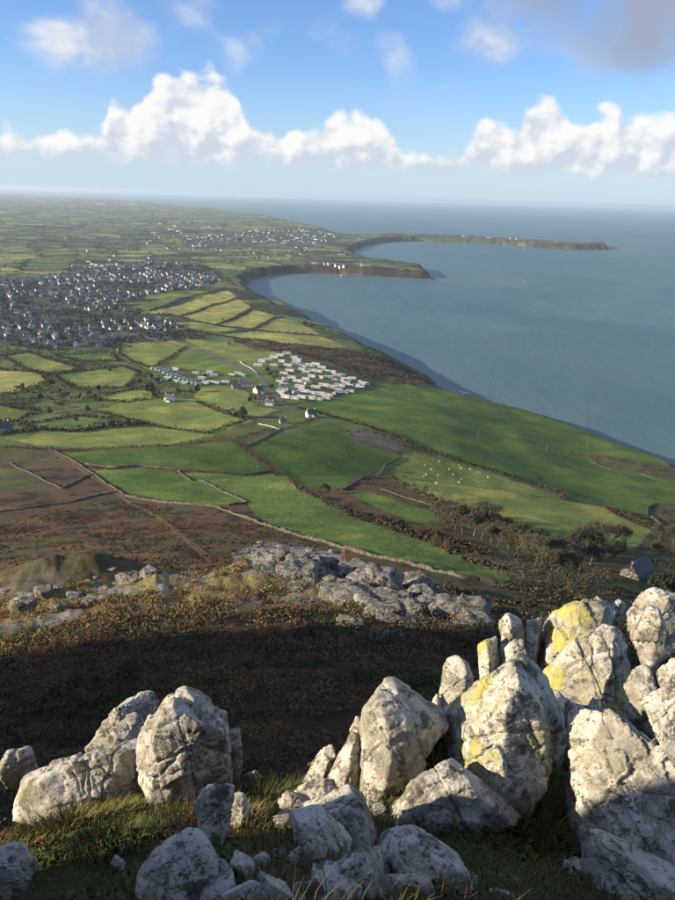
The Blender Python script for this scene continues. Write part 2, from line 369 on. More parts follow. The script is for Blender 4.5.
# ------------------------------------------------------------------ mesh helpers
def mesh_np(name, verts, faces, colors=None):
    """faces: (n,k) int array, all k-gons"""
    verts = np.asarray(verts, np.float32); faces = np.asarray(faces, np.int32)
    me = bpy.data.meshes.new(name); nf, k = faces.shape
    me.vertices.add(len(verts)); me.vertices.foreach_set('co', verts.ravel())
    me.loops.add(nf*k); me.loops.foreach_set('vertex_index', faces.ravel())
    me.polygons.add(nf); me.polygons.foreach_set('loop_start', np.arange(0, nf*k, k, dtype=np.int32))
    me.update(calc_edges=True)
    if colors is not None:
        ca = me.color_attributes.new('Col', 'FLOAT_COLOR', 'POINT')
        c = np.ones((len(verts), 4), np.float32); c[:, :3] = colors; ca.data.foreach_set('color', c.ravel())
    return me
def smooth(me): me.polygons.foreach_set('use_smooth', np.ones(len(me.polygons), bool))
def link(name, data, m=None, parent=None, loc=None):
    o = bpy.data.objects.new(name, data); COL.objects.link(o)
    if m is not None and not data.materials: data.materials.append(m)
    if parent is not None: o.parent = parent
    if loc is not None: o.location = loc
    return o
def tag(o, label=None, cat=None, group=None, kind=None):
    if label: o['label'] = label
    if cat: o['category'] = cat
    if group: o['group'] = group
    if kind: o['kind'] = kind
    return o
def empty(name, loc, rz=0.0):
    o = bpy.data.objects.new(name, None); COL.objects.link(o); o.location = loc; o.rotation_euler[2] = rz; o.empty_display_size = .5
    return o
def copy_tree(o, parent=None):
    c = o.copy(); COL.objects.link(c); c.parent = parent
    for ch in list(o.children): copy_tree(ch, c)
    return c
class MB:
    """collects boxes and prisms into one mesh"""
    def __init__(s): s.v = []; s.f = []; s.mi = []
    def poly(s, vs, fs, mi=0):
        b = len(s.v); s.v += [tuple(v) for v in vs]; s.f += [tuple(i+b for i in f) for f in fs]; s.mi += [mi]*len(fs); return s
    def box(s, x0, x1, y0, y1, z0, z1, mi=0, taper=0.0):
        a, b = (x1-x0)*taper/2, (y1-y0)*taper/2
        return s.poly([(x0, y0, z0), (x1, y0, z0), (x1, y1, z0), (x0, y1, z0), (x0+a, y0+b, z1), (x1-a, y0+b, z1), (x1-a, y1-b, z1), (x0+a, y1-b, z1)],
                      [(0, 3, 2, 1), (4, 5, 6, 7), (0, 1, 5, 4), (1, 2, 6, 5), (2, 3, 7, 6), (3, 0, 4, 7)], mi)
    def gable(s, L, W, h, rh, z0=-1.5, mi=0):
        x, y = L/2, W/2
        return s.poly([(-x, -y, z0), (x, -y, z0), (x, y, z0), (-x, y, z0), (-x, -y, h), (x, -y, h), (x, y, h), (-x, y, h), (-x, 0, h+rh), (x, 0, h+rh)],
                      [(0, 1, 5, 4), (2, 3, 7, 6), (1, 2, 6, 9, 5), (3, 0, 4, 8, 7), (0, 3, 2, 1), (4, 5, 9, 8), (6, 7, 8, 9)], mi)
    def roof(s, L, W, h, rh, ov=.3, th=.18, mi=0):
        x = L/2+ov
        for sg in (-1, 1):
            y = sg*(W/2+ov); zl = h-ov*rh/(W/2)+.03; zr = h+rh+.03
            vs = [(-x, y, zl), (x, y, zl), (x, 0, zr), (-x, 0, zr), (-x, y, zl+th), (x, y, zl+th), (x, 0, zr+th), (-x, 0, zr+th)]
            s.poly(vs, [(0, 3, 2, 1), (4, 5, 6, 7), (0, 1, 5, 4), (1, 2, 6, 5), (2, 3, 7, 6), (3, 0, 4, 7)], mi)
        return s
    def mesh(s, name, mats=()):
        me = bpy.data.meshes.new(name); me.from_pydata(s.v, [], s.f); me.update()
        for m_ in mats: me.materials.append(m_)
        if len(mats) > 1: me.polygons.foreach_set('material_index', np.array(s.mi, np.int32))
        return me
    def build(s, name, m, parent=None, loc=None): return link(name, s.mesh(name, (m,)), None, parent, loc)

def leaves(centres, radii, n, size, col, seed=0, var=.35, flat=1.0, aspect=1.0, up=0.0, shade=None):
    """n leaf-clump quads scattered through each ellipsoid; returns verts, faces, colours"""
    g = np.random.default_rng(seed); c = np.repeat(np.asarray(centres, float), n, axis=0); K = len(c)
    rad = np.asarray(radii, float); rad = np.repeat((rad[:, None] if rad.ndim == 1 else rad)*np.ones((len(centres), 3)), n, axis=0)
    d = g.normal(size=(K, 3)); d /= np.linalg.norm(d, axis=1, keepdims=True)
    d *= (g.random((K, 1))**0.42); d[:, 2] *= flat; c = c+d*rad
    u = g.normal(size=(K, 3)); u[:, 2] += up*np.sign(g.random(K)+.2); u /= np.linalg.norm(u, axis=1, keepdims=True)
    v = np.cross(u, g.normal(size=(K, 3))); v /= np.linalg.norm(v, axis=1, keepdims=True)+1e-9
    s = (np.repeat(np.asarray(size, float)*np.ones(len(centres)), n)*(0.6+0.8*g.random(K)))[:, None]
    su, sv = u*s*aspect, v*s/aspect
    V = np.stack([c-su-sv*.6, c+su*.2-sv, c+su+sv*.5, c-su*.3+sv], 1).reshape(-1, 3)
    F = np.arange(K*4).reshape(-1, 4)
    cc = np.asarray(col, float); cc = cc if cc.ndim == 2 else np.repeat(cc[None], len(centres), 0)
    C = np.repeat(cc, n, 0)*(1+var*(g.random((K, 1))*2-1))*(1+.12*(g.random((K, 3))-.5))
    return V, F, np.repeat(np.clip(C, .004, 1), 4, 0)
def leaf_obj(name, parts, loc=None, parent=None):
    V = []; F = []; C = []; b = 0
    for v, f, c in parts: V.append(v); F.append(f+b); C.append(c); b += len(v)
    V = np.vstack(V)
    if loc is not None: V = V-np.asarray(loc)
    return link(name, mesh_np(name, V, np.vstack(F), np.vstack(C)), M['leaf'], parent, loc)

# ------------------------------------------------------------------ field map (photo pixels dropped onto the terrain)
PALE, OLIVE, GREEN, VIVID, DEEP = (.31, .305, .085), (.185, .225, .054), (.115, .17, .038), (.098, .158, .031), (.072, .126, .024)
FIELDS = [
 ('pale pasture', PALE, [(148, 313), (228, 290), (238, 298), (181, 315)]), ('pale pasture', PALE, [(183, 316), (239, 299), (251, 307), (215, 324)]),
 ('pale pasture', PALE, [(220, 325), (254, 310), (282, 317), (250, 329)]), ('pale pasture', PALE, [(254, 330), (283, 318), (300, 322), (322, 336)]),
 ('pale pasture', PALE, [(226, 335), (256, 331), (322, 337), (347, 347), (330, 348), (280, 343)]),
 ('green', GREEN, [(133, 307), (172, 295), (178, 298), (148, 310)]), ('green', OLIVE, [(183, 322), (218, 326), (237, 329), (222, 332), (185, 328)]),
 ('h', OLIVE, [(120, 345), (170, 343), (187, 347), (165, 360), (150, 367), (135, 362), (120, 355)]),
 ('h', OLIVE, [(190, 341), (230, 344), (271, 350), (273, 355), (243, 363), (203, 348)]),
 ('h', GREEN, [(188, 350), (203, 351), (243, 368), (238, 371), (190, 368), (172, 365)]),
 ('h', OLIVE, [(203, 390), (225, 389), (246, 393), (253, 406), (276, 408), (258, 414), (233, 411), (198, 398)]),
 ('h', OLIVE, [(103, 411), (126, 405), (170, 402), (193, 402), (220, 412), (246, 420), (207, 433), (170, 427), (150, 422), (118, 416)]),
 ('h', OLIVE, [(12, 438), (50, 434), (100, 432), (150, 429), (205, 435), (165, 443), (100, 446), (50, 445)]),
 ('h', GREEN, [(30, 424), (75, 418), (106, 420), (110, 424), (70, 430), (38, 428)]),
 ('h', OLIVE, [(95, 397), (146, 389), (153, 397), (126, 401), (100, 399)]),
 ('h', OLIVE, [(59, 375), (121, 369), (136, 374), (124, 385), (80, 386)]),
 ('h', OLIVE, [(8, 358), (30, 355), (75, 367), (70, 370), (40, 372)]),
 ('h', PALE, [(-12, 371), (38, 375), (44, 382), (18, 390), (-12, 393)]),
 ('h', GREEN, [(58, 355), (108, 354), (116, 360), (83, 361)]), ('h', GREEN, [(-12, 407), (33, 412), (15, 420), (-12, 420)]),
 ('big', VIVID, [(296, 408), (318, 402), (345, 395), (378, 384), (405, 384), (440, 389), (470, 392), (500, 398), (520, 403), (560, 414), (600, 428), (640, 444), (690, 463), (700, 500), (664, 527), (645, 516), (600, 502), (550, 486), (500, 472), (450, 458), (420, 446), (380, 430), (340, 418), (322, 413)]),
 ('sheep', OLIVE, [(398, 457), (415, 451), (440, 460), (500, 476), (560, 496), (610, 512), (652, 530), (636, 548), (606, 554), (570, 548), (530, 533), (480, 515), (440, 502), (415, 492), (395, 482), (376, 473)]),
 ('x', DEEP, [(250, 446), (290, 433), (330, 422), (345, 428), (352, 441), (385, 450), (402, 456), (372, 471), (345, 487), (320, 490), (300, 483), (275, 465)]),
 ('y', DEEP, [(63, 452), (110, 451), (170, 448), (232, 442), (255, 460), (270, 470), (245, 474), (215, 471), (170, 468), (141, 465), (113, 467), (85, 463)]),
 ('z', VIVID, [(93, 470), (115, 470), (141, 468), (172, 472), (195, 479), (220, 490), (245, 502), (215, 505), (170, 500), (130, 493), (110, 482)]),
 ('aa', GREEN, [(182, 472), (245, 476), (275, 473), (300, 491), (340, 510), (395, 532), (450, 548), (500, 568), (512, 582), (470, 576), (400, 560), (340, 545), (290, 533), (255, 515), (247, 503), (215, 486)]),
 ('bb', VIVID, [(345, 492), (365, 491), (403, 503), (433, 512), (438, 520), (420, 523), (390, 513)]),
 ('gs', (.09, .10, .04), [(-12, 466), (20, 470), (48, 482), (56, 490), (20, 492), (-12, 490)]),
]
def cells(x, y, sx=150., sy=85., ang=.35, seed=3):
    u = (x*math.cos(ang)+y*math.sin(ang))/sx; v = (-x*math.sin(ang)+y*math.cos(ang))/sy
    u = u+.25*fbm(x/500., y/500., oct=2, seed=30); v = v+.25*fbm(x/500., y/500., oct=2, seed=31)
    iu = np.floor(u).astype(np.int64); iv = np.floor(v).astype(np.int64)
    d1 = np.full(u.shape, 9.); d2 = np.full(u.shape, 9.); cid = np.zeros(u.shape)
    for a in (-1, 0, 1):
        for b in (-1, 0, 1):
            ju = iu+a; jv = iv+b
            pu = ju+.5+.62*(_hash(ju, jv, 1, seed)-.5); pv = jv+.5+.62*(_hash(ju, jv, 2, seed)-.5)
            d = np.maximum(np.abs(u-pu), np.abs(v-pv))*.65+.35*np.hypot(u-pu, v-pv)
            m_ = d < d1
            d2 = np.where(m_, d1, np.minimum(d2, d)); cid = np.where(m_, _hash(ju, jv, 5, seed), cid); d1 = np.where(m_, d, d1)
    return cid, (d2-d1)*sy*.5
TOWN = [(-30, 283), (40, 277), (100, 268), (150, 262), (195, 264), (220, 272), (219, 282), (190, 290), (150, 295), (122, 305), (145, 314), (172, 322), (205, 338), (165, 344), (100, 347), (40, 350), (-30, 338)]
town = atl(TOWN)[:, :2]
VILL = [(178, 238), (240, 232), (300, 229), (345, 236), (338, 243), (300, 243), (235, 246), (190, 250)]
vill = atl(VILL)[:, :2]
X = GX.ravel(); Y = GY.ravel(); Z = GZ.ravel(); r_ = np.hypot(X, Y); az_ = np.degrees(np.arctan2(X, Y))
def lerp(a, b, t): return a*(1-t[:, None])+b*t[:, None]
A = np.array
nA = fbm(X/9., Y/9., oct=4, seed=40); nB = fbm(X/40., Y/40., oct=4, seed=41); nC = fbm(X/1.3, Y/1.3, oct=4, seed=42)
C = np.tile(A([.118, .070, .038]), (len(X), 1))                                    # bracken
C = lerp(C, A([.085, .078, .034]), sstep(.0, .5, nB+.5*nA))                        # rough grass
C = lerp(C, A([.045, .032, .02]), sstep(.12, .45, nA-.3*nB))                       # heather and gorse
C = lerp(C, lerp(np.tile(A([.125, .17, .048]), (len(X), 1)), A([.085, .078, .036]), sstep(-.1, .35, nB)), sstep(470, 620, r_)*.95)                         # scrub between the fields
# patchwork of the plain
cid, cb = cells(X, Y)
pal = A([PALE, OLIVE, OLIVE, GREEN, GREEN, (.12, .15, .05), (.14, .13, .06), (.075, .08, .035)])
pc = pal[np.minimum((cid*8).astype(int), 7)]*(.85+.3*((cid*53) % 1))[:, None]
pc = lerp(pc, A([.045, .045, .024]), sstep(4.4, 1.8, cb+1.5*fbm(X/15., Y/15., oct=2, seed=44)))
pc = lerp(pc, pc.mean(1)[:, None]*A([1.0, 1.03, .8]), sstep(1900, 3800, r_)*.25)  # fields turn greyer with distance, haze put into the colour
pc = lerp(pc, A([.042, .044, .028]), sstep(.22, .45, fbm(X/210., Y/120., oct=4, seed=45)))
pf = sstep(1250, 1450, r_)
C = lerp(C, pc, pf)
tw = inside(town, X, Y); C[tw] = lerp(np.tile(A([.07, .078, .042]), (tw.sum(), 1)), A([.085, .082, .075]), sstep(-.2, .3, fbm(X[tw]/25., Y[tw]/25., oct=3, seed=46)))
tv = inside(vill, X, Y); C[tv] = A([.08, .085, .06])
fpoly = []
for _i in range(7, 20):
    _p = np.array(FIELDS[_i][2], float); _c = _p.mean(0); FIELDS[_i] = (FIELDS[_i][0], FIELDS[_i][1], [tuple(_c+(q_-_c)*(1.1, 1.22)) for q_ in _p])
for nm, c, pp in FIELDS:
    q = atl(pp); fpoly.append(q)
    b0 = q[:, :2].min(0); b1 = q[:, :2].max(0)
    k = np.where((X >= b0[0]) & (X <= b1[0]) & (Y >= b0[1]) & (Y <= b1[1]))[0]
    k = k[inside(q[:, :2], X[k], Y[k])]
    v = fbm(X[k]/30., Y[k]/30., oct=4, seed=50); v2 = fbm(X[k]/7., Y[k]/7., oct=3, seed=51)
    cc = lerp(np.tile(A(c), (len(k), 1)), A(c)*A([1.6, 1.3, 1.2]), sstep(.0, .55, v))
    cc = lerp(cc, A(c)*A([.62, .68, .7]), sstep(.1, .6, -v+.4*v2)*.7)
    C[k] = cc
def patch(pp, col, soft=0.0, zmin=None, rmin=.5):
    q = atl(pp, rmin)[:, :2]; k = np.where(inside(q, X, Y) & (r_ > rmin))[0]
    t = np.ones(len(k))
    if soft: t = sstep(-soft, soft, fbm(X[k]/6., Y[k]/6., oct=4, seed=60)+.25)
    C[k] = lerp(C[k], A(col), t)
patch([(346, 431), (362, 428), (396, 438), (405, 447), (396, 453), (372, 449), (352, 442)], (.15, .12, .10), .4)
patch([(588, 455), (620, 456), (660, 466), (690, 474), (690, 484), (640, 474), (600, 466)], (.13, .085, .05), .4)
patch([(648, 507), (664, 503), (690, 503), (690, 540), (662, 527)], (.09, .075, .045))
patch([(232, 340), (280, 345), (330, 351), (352, 350), (400, 364), (436, 384), (408, 384), (375, 381), (345, 368), (300, 352), (255, 351)], (.105, .062, .035), .5)
# cliffs, beaches
fm = r_ > 420; d_ = np.full(len(X), 1e4); d_[fm] = coast_dist(X[fm], Y[fm])
gz0, gz1 = np.gradient(GZ, axis=0), np.gradient(GZ, axis=1)
slope = np.zeros_like(GZ); slope[1:-1] = np.abs(GZ[2:]-GZ[:-2])/np.maximum(1, RR[2:, None]-RR[:-2, None])
lat = np.abs(gz1)/np.maximum(.3, RR[:, None]*np.gradient(AR)[None]); slope = np.hypot(slope, lat).ravel()
cl = fm & (d_ > -20) & (d_ < 110)
t = sstep(.3, .6, slope)*cl
rockc = lerp(np.tile(A([.075, .052, .034]), (len(X), 1)), A([.15, .105, .07]), sstep(.0, .5, fbm(X/22., Z/9., oct=4, seed=61)))
C = lerp(C, rockc, t)
C = lerp(C, A([.30, .25, .18]), cl*sstep(8, 2, d_)*(gauss(X, Y, *on_plane(np.array([252.]), np.array([292.]), 0)[0], 260) > .3))
hl = fm & (d_ > 0) & (d_ < 200) & (r_ > 3600) & (X > 250)
C = lerp(C, A([.105, .085, .05]), hl*sstep(-.45, .15, fbm(X/60., Y/60., oct=3, seed=66))*.95)
C = lerp(C, A([.05, .036, .026]), (fm & (d_ > -5) & (d_ < 34) & (r_ > 2300) & (X > -350))*sstep(-.2, .25, fbm(X/30., Y/30., oct=3, seed=67)+.25))
# near hill: heather hollow, rocky crest, turf on the knoll, scree
C = lerp(C, A([.085, .092, .036]), sstep(1, 9, az_)*sstep(480, 380, r_)*sstep(.35, -.2, nB)*.8*(C[:, 1] < .1))
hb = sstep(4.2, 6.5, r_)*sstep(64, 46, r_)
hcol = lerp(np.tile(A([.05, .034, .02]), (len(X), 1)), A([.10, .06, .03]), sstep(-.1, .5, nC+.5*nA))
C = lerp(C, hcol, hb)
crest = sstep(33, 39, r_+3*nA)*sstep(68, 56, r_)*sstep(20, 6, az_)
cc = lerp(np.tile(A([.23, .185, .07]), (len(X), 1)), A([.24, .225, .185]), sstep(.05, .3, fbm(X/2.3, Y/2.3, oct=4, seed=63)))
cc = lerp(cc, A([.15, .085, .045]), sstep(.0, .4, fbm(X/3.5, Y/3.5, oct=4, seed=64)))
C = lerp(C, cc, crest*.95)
patch([(232, 553), (262, 542), (300, 544), (345, 556), (400, 588), (485, 620), (475, 634), (400, 624), (350, 602), (300, 582), (250, 563)], (.32, .30, .255), .3, None, 20.)
kn = sstep(6.0, 4.6, r_)
kc = lerp(np.tile(A([.055, .055, .02]), (len(X), 1)), A([.11, .06, .03]), sstep(.0, .5, nC))
C = lerp(C, kc, kn)
sc_ = gauss(X, Y, -50, 112, 14, 13); C = lerp(C, A([.13, .125, .11]), sstep(.45, .8, sc_+.45*nA+.15*nC))
sc2 = gauss(X, Y, -46, 120, 28, 22); C = lerp(C, A([.082, .072, .034]), sstep(.3, .7, sc2+.5*nA)*sstep(.15, -.2, nA+.4*nC))
C = np.clip(C, .004, .9)

idx = np.arange(NR*NA).reshape(NR, NA); nx = np.roll(idx, -1, 1)
F = np.stack([idx[:-1], idx[1:], nx[1:], nx[:-1]], -1).reshape(-1, 4)
V = np.stack([X, Y, Z], -1)
ok = np.maximum.reduce(Z[F], axis=1) > -2 if False else (Z[F].max(1) > -3)       # nothing below the sea bed's edge
F = F[ok]
V = np.vstack([V, [0, 0, float(GZ[0].mean())]]); C = np.vstack([C, C[:1]])
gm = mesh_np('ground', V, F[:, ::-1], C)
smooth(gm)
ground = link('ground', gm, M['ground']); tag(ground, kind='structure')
# ------------------------------------------------------------------ sea
SR = np.array(geom(300, 12000, .012)+geom(12000, 62000, .1)+[62000.]); SA = np.radians(np.concatenate([np.linspace(-180, -40, 40)[:-1], np.linspace(-40, 45, 340), np.linspace(45, 180, 40)[1:-1]]))
SX = SR[:, None]*np.sin(SA)[None]; SY = SR[:, None]*np.cos(SA)[None]
dd = coast_dist(SX.ravel(), SY.ravel())
si = np.arange(SX.size).reshape(SX.shape); sn = np.roll(si, -1, 1)
SF = np.stack([si[:-1], si[1:], sn[1:], sn[:-1]], -1).reshape(-1, 4); SF = SF[(dd[SF] < 60).any(1)][:, ::-1]
sm = mesh_np('sea', np.stack([SX.ravel(), SY.ravel(), np.zeros(SX.size)], -1), SF); smooth(sm)
sa = sm.attributes.new('Shore', 'FLOAT', 'POINT')
sh = .75*np.exp(dd/120.)+.3*np.exp(-((dd+260+120*fbm(SX.ravel()/400., SY.ravel()/400., oct=3, seed=70))/90.)**2)
sa.data.foreach_set('value', np.clip(np.where(dd > 0, .8, sh), 0, 1).astype(np.float32))
tag(link('sea', sm, M['sea']), kind='structure')
# ------------------------------------------------------------------ rocks
def cube_sphere(n):
    t = np.tan(np.linspace(-math.pi/4, math.pi/4, n+1)); a, b = np.meshgrid(t, t, indexing='ij'); o = np.ones_like(a)
    Vs = []; Fs = []; base = 0; g = np.arange((n+1)**2).reshape(n+1, n+1)
    q = np.stack([g[:-1, :-1], g[1:, :-1], g[1:, 1:], g[:-1, 1:]], -1).reshape(-1, 4)
    for v in ((o, a, b), (-o, b, a), (b, o, a), (a, -o, b), (a, b, o), (b, a, -o)):
        Vs.append(np.stack(v, -1).reshape(-1, 3)); Fs.append(q+base); base += (n+1)**2
    Vv = np.vstack(Vs); Vv /= np.linalg.norm(Vv, axis=1, keepdims=True); Ff = np.vstack(Fs)
    key = np.round(Vv*1e5).astype(np.int64); _, first, inv = np.unique(key, axis=0, return_index=True, return_inverse=True)
    inv = inv.ravel()
    return Vv[first], inv[Ff]
_CS = {}
def rock_mesh(name, planes, n=24, p=16, size=1.0, amp=.05, seed=0, cracks=0, fissure=None):
    if n not in _CS: _CS[n] = cube_sphere(n)
    U, F_ = _CS[n]; g = np.random.default_rng(seed)
    N = np.array([a for a, _ in planes]); Dp = np.maximum(np.array([b for _, b in planes]), .02*size)
    S = np.maximum(0, U@(N/Dp[:, None]).T); r = (S**p).sum(1)**(-1/p)
    r = np.minimum(r, 3.0*size)
    Vv = U*r[:, None]; o = g.random(3)*50
    f = 2.2/size
    q = Vv*f+o
    Vv = Vv+U*(size*amp*.8*fbm(q[:, 0], q[:, 1], q[:, 2], oct=3, seed=seed % 97))[:, None]
    q = Vv*f*3.2+o
    rid = .5-np.abs(fbm(q[:, 0], q[:, 1], q[:, 2], oct=4, gain=.6, seed=(seed+5) % 97))
    Vv = Vv+U*(size*amp*.65*(rid-.3))[:, None]
    q = Vv*f*11+o
    Vv = Vv+U*(size*amp*.22*fbm(q[:, 0], q[:, 1], q[:, 2], oct=3, gain=.6, seed=(seed+9) % 97))[:, None]
    for c in range(cracks):
        nn = g.normal(size=3); nn /= np.linalg.norm(nn); off = (g.random()-.5)*size*.7
        q = Vv*f*2+o
        dist = np.abs(Vv@nn-off+.10*size*fbm(q[:, 0], q[:, 1], q[:, 2], oct=3, seed=c+3))
        Vv = Vv-U*(size*.07*np.exp(-(dist/(size*.022))**2))[:, None]
    q = Vv*f*2.0+o; wv = fbm(q[:, 0], q[:, 1], q[:, 2], oct=2, seed=20)*size*.07
    J = np.array([(.88, .32, .34), (-.42, .80, .42), (.15, -.38, .91)])+g.normal(0, .12, (3, 3)); J /= np.linalg.norm(J, axis=1, keepdims=True)
    for lv, off_, gr, wd_ in ((1.0, .055, .035, .024), (.45, .016, .013, .018)):       # three joint sets: blocks stepped against each other
        key = np.zeros(len(Vv), np.int64); ed_ = np.full(len(Vv), 9.0)
        for ji in range(3):
            sp_ = size*lv*(.62, .80, .52)[ji]; u_ = (Vv@J[ji]+wv*(1 if ji else .6))/sp_+g.random()
            c_ = np.floor(u_); fr = u_-c_; jit = _hash(c_.astype(np.int64), c_.astype(np.int64)*0+ji, 3, seed % 89)
            key = key*31+c_.astype(np.int64); ed_ = np.minimum(ed_, np.minimum(fr, 1-fr)*sp_/size+(jit < .3)*.03)
        st = (_hash(key, key*0, 1, seed % 83)-.5)*2*off_*size
        Vv = Vv+U*(st*np.clip(ed_/.012, 0, 1)-gr*size*np.exp(-(ed_/wd_)**2))[:, None]
    return mesh_np(name, Vv, F_)
def view_rock(name, outline, r, label, thick=None, mat_='rock', n=26, lean=.55, taper=16, fronts=None, seed=0, p=90, amp=.030, cracks=2, group=None, cat='rock', base=True, chips=6):
    """a rock whose far outline was traced in the photo, standing r metres away with real depth"""
    o = np.array(outline, float); c0 = (o.min(0)+o.max(0))/2
    if base:
        ib = int(np.argmax(o[:, 1])); pb = at(o[ib, 0], min(o[ib, 1], 905)); rb = math.hypot(pb[0], pb[1])
    v = ray(*c0); hv = np.array([v[0], v[1], 0]); hv /= np.linalg.norm(hv)
    Cn = EYE+v*(r/math.hypot(v[0], v[1]))
    nrm = v*(1-lean)+hv*lean; nrm /= np.linalg.norm(nrm)
    d = ray(o[:, 0], o[:, 1]); t = ((Cn-EYE)@nrm)/(d@nrm); P3 = EYE+d*t[:, None]
    if base:
        P3 = EYE+(P3-EYE)*np.clip(np.linalg.norm(pb-EYE)/np.linalg.norm(P3[ib]-EYE)*1.01, .75, 1.35)
    Cn = P3.mean(0); ext = np.linalg.norm(P3-Cn, axis=1); size = ext.mean()
    th = thick or size*.75
    # bottom reaches into the turf
    lo = P3[np.argmin(P3[:, 2])]; gap = max(0.0, lo[2]-float(ground_z(lo[0], lo[1])))*(.6 if base else 1)+.10
    g = np.random.default_rng(seed+100); planes = []
    m = len(P3); ar = 0
    e1 = np.cross(v, [0, 0, 1.]); e1 /= np.linalg.norm(e1); e2 = np.cross(e1, v)
    q2 = np.stack([(P3-Cn)@e1, (P3-Cn)@e2], -1)
    # convex hull of the outline
    idx_ = sorted(range(m), key=lambda i: (q2[i][0], q2[i][1]))
    def half(ids):
        h_ = []
        for i in ids:
            while len(h_) >= 2 and np.cross(q2[h_[-1]]-q2[h_[-2]], q2[i]-q2[h_[-2]]) <= 0: h_.pop()
            h_.append(i)
        return h_
    lo_, up_ = half(idx_), half(idx_[::-1]); hull = lo_[:-1]+up_[:-1]
    for k in range(len(hull)):
        a, b = P3[hull[k]], P3[hull[(k+1) % len(hull)]]
        nn = np.cross(b-a, (a+b)/2-EYE); nn /= np.linalg.norm(nn)
        if nn@((a+b)/2-Cn) < 0: nn = -nn
        tp = math.radians(taper*(.3+1.2*g.random()))*(1 if g.random() < .8 else -.6)
        if nn@UP < -.3: tp = -math.radians(16)              # the foot flares into the turf
        n2 = nn*math.cos(tp)-v*math.sin(tp); off = n2@(a-Cn)
        if nn@UP < -.45: off += gap*abs(nn@UP)
        planes.append((n2, off))
    if fronts is None:
        y0 = g.uniform(-30, 30)
        fronts = [(y0+g.uniform(12, 30), g.uniform(0, 25), g.uniform(.5, .8)), (y0-g.uniform(12, 30), g.uniform(-5, 25), g.uniform(.5, .8)), (g.uniform(-15, 15), g.uniform(35, 60), g.uniform(.6, .9))]
    for yaw, pit, off in fronts:                      # yaw > 0 turns the face to the left, pitch > 0 upwards
        a, b = math.radians(yaw), math.radians(pit)
        f_ = (-hv*math.cos(a)+np.array([-hv[1], hv[0], 0])*math.sin(a))*math.cos(b)+np.array([0, 0, 1.])*math.sin(b)
        planes.append((f_, th*off))
    planes.append((hv, th*.7)); planes.append((v, th*.8))
    for _ in range(chips):                                   # broken corners
        nn = g.normal(size=3); nn[2] = abs(nn[2])*.8; nn /= np.linalg.norm(nn)
        if nn@v > .2: nn = nn-2*(nn@v)*v
        sup = max((P3-Cn)@nn); planes.append((nn, max(sup, th*.5)*g.uniform(.86, .99)))
    me = rock_mesh(name, planes, n, p, size, amp, seed, cracks)
    ob = link(name, me, M[mat_], None, Cn); tag(ob, label, cat, group); return ob
def free_rock(name, pos, dims, label, seed, mat_='rock', n=16, rot=0., group=None, amp=.05, cracks=1, p=60, cat='rock', sink=.3, faces=14):
    g = np.random.default_rng(seed); pl = []
    for k in range(faces):
        nn = g.normal(size=3); nn /= np.linalg.norm(nn); c, s = math.cos(rot), math.sin(rot)
        loc = np.array([nn[0]*dims[0], nn[1]*dims[1], nn[2]*dims[2]])
        off = np.linalg.norm(loc)*g.uniform(.72, 1.0); pl.append((np.array([nn[0]*c-nn[1]*s, nn[0]*s+nn[1]*c, nn[2]]), off))
    for ax in range(3):
        for sg in (1, -1):
            nn = np.zeros(3); nn[ax] = sg; pl.append((np.array([nn[0]*math.cos(rot)-nn[1]*math.sin(rot), nn[0]*math.sin(rot)+nn[1]*math.cos(rot), nn[2]]), dims[ax]))
    me = rock_mesh(name, pl, n, p, float(np.mean(dims)), amp, seed, cracks)
    z = float(ground_z(pos[0], pos[1])) if len(pos) < 3 else pos[2]
    ob = link(name, me, M[mat_], None, (pos[0], pos[1], z+dims[2]*(1-2*sink))); tag(ob, label, cat, group); return ob

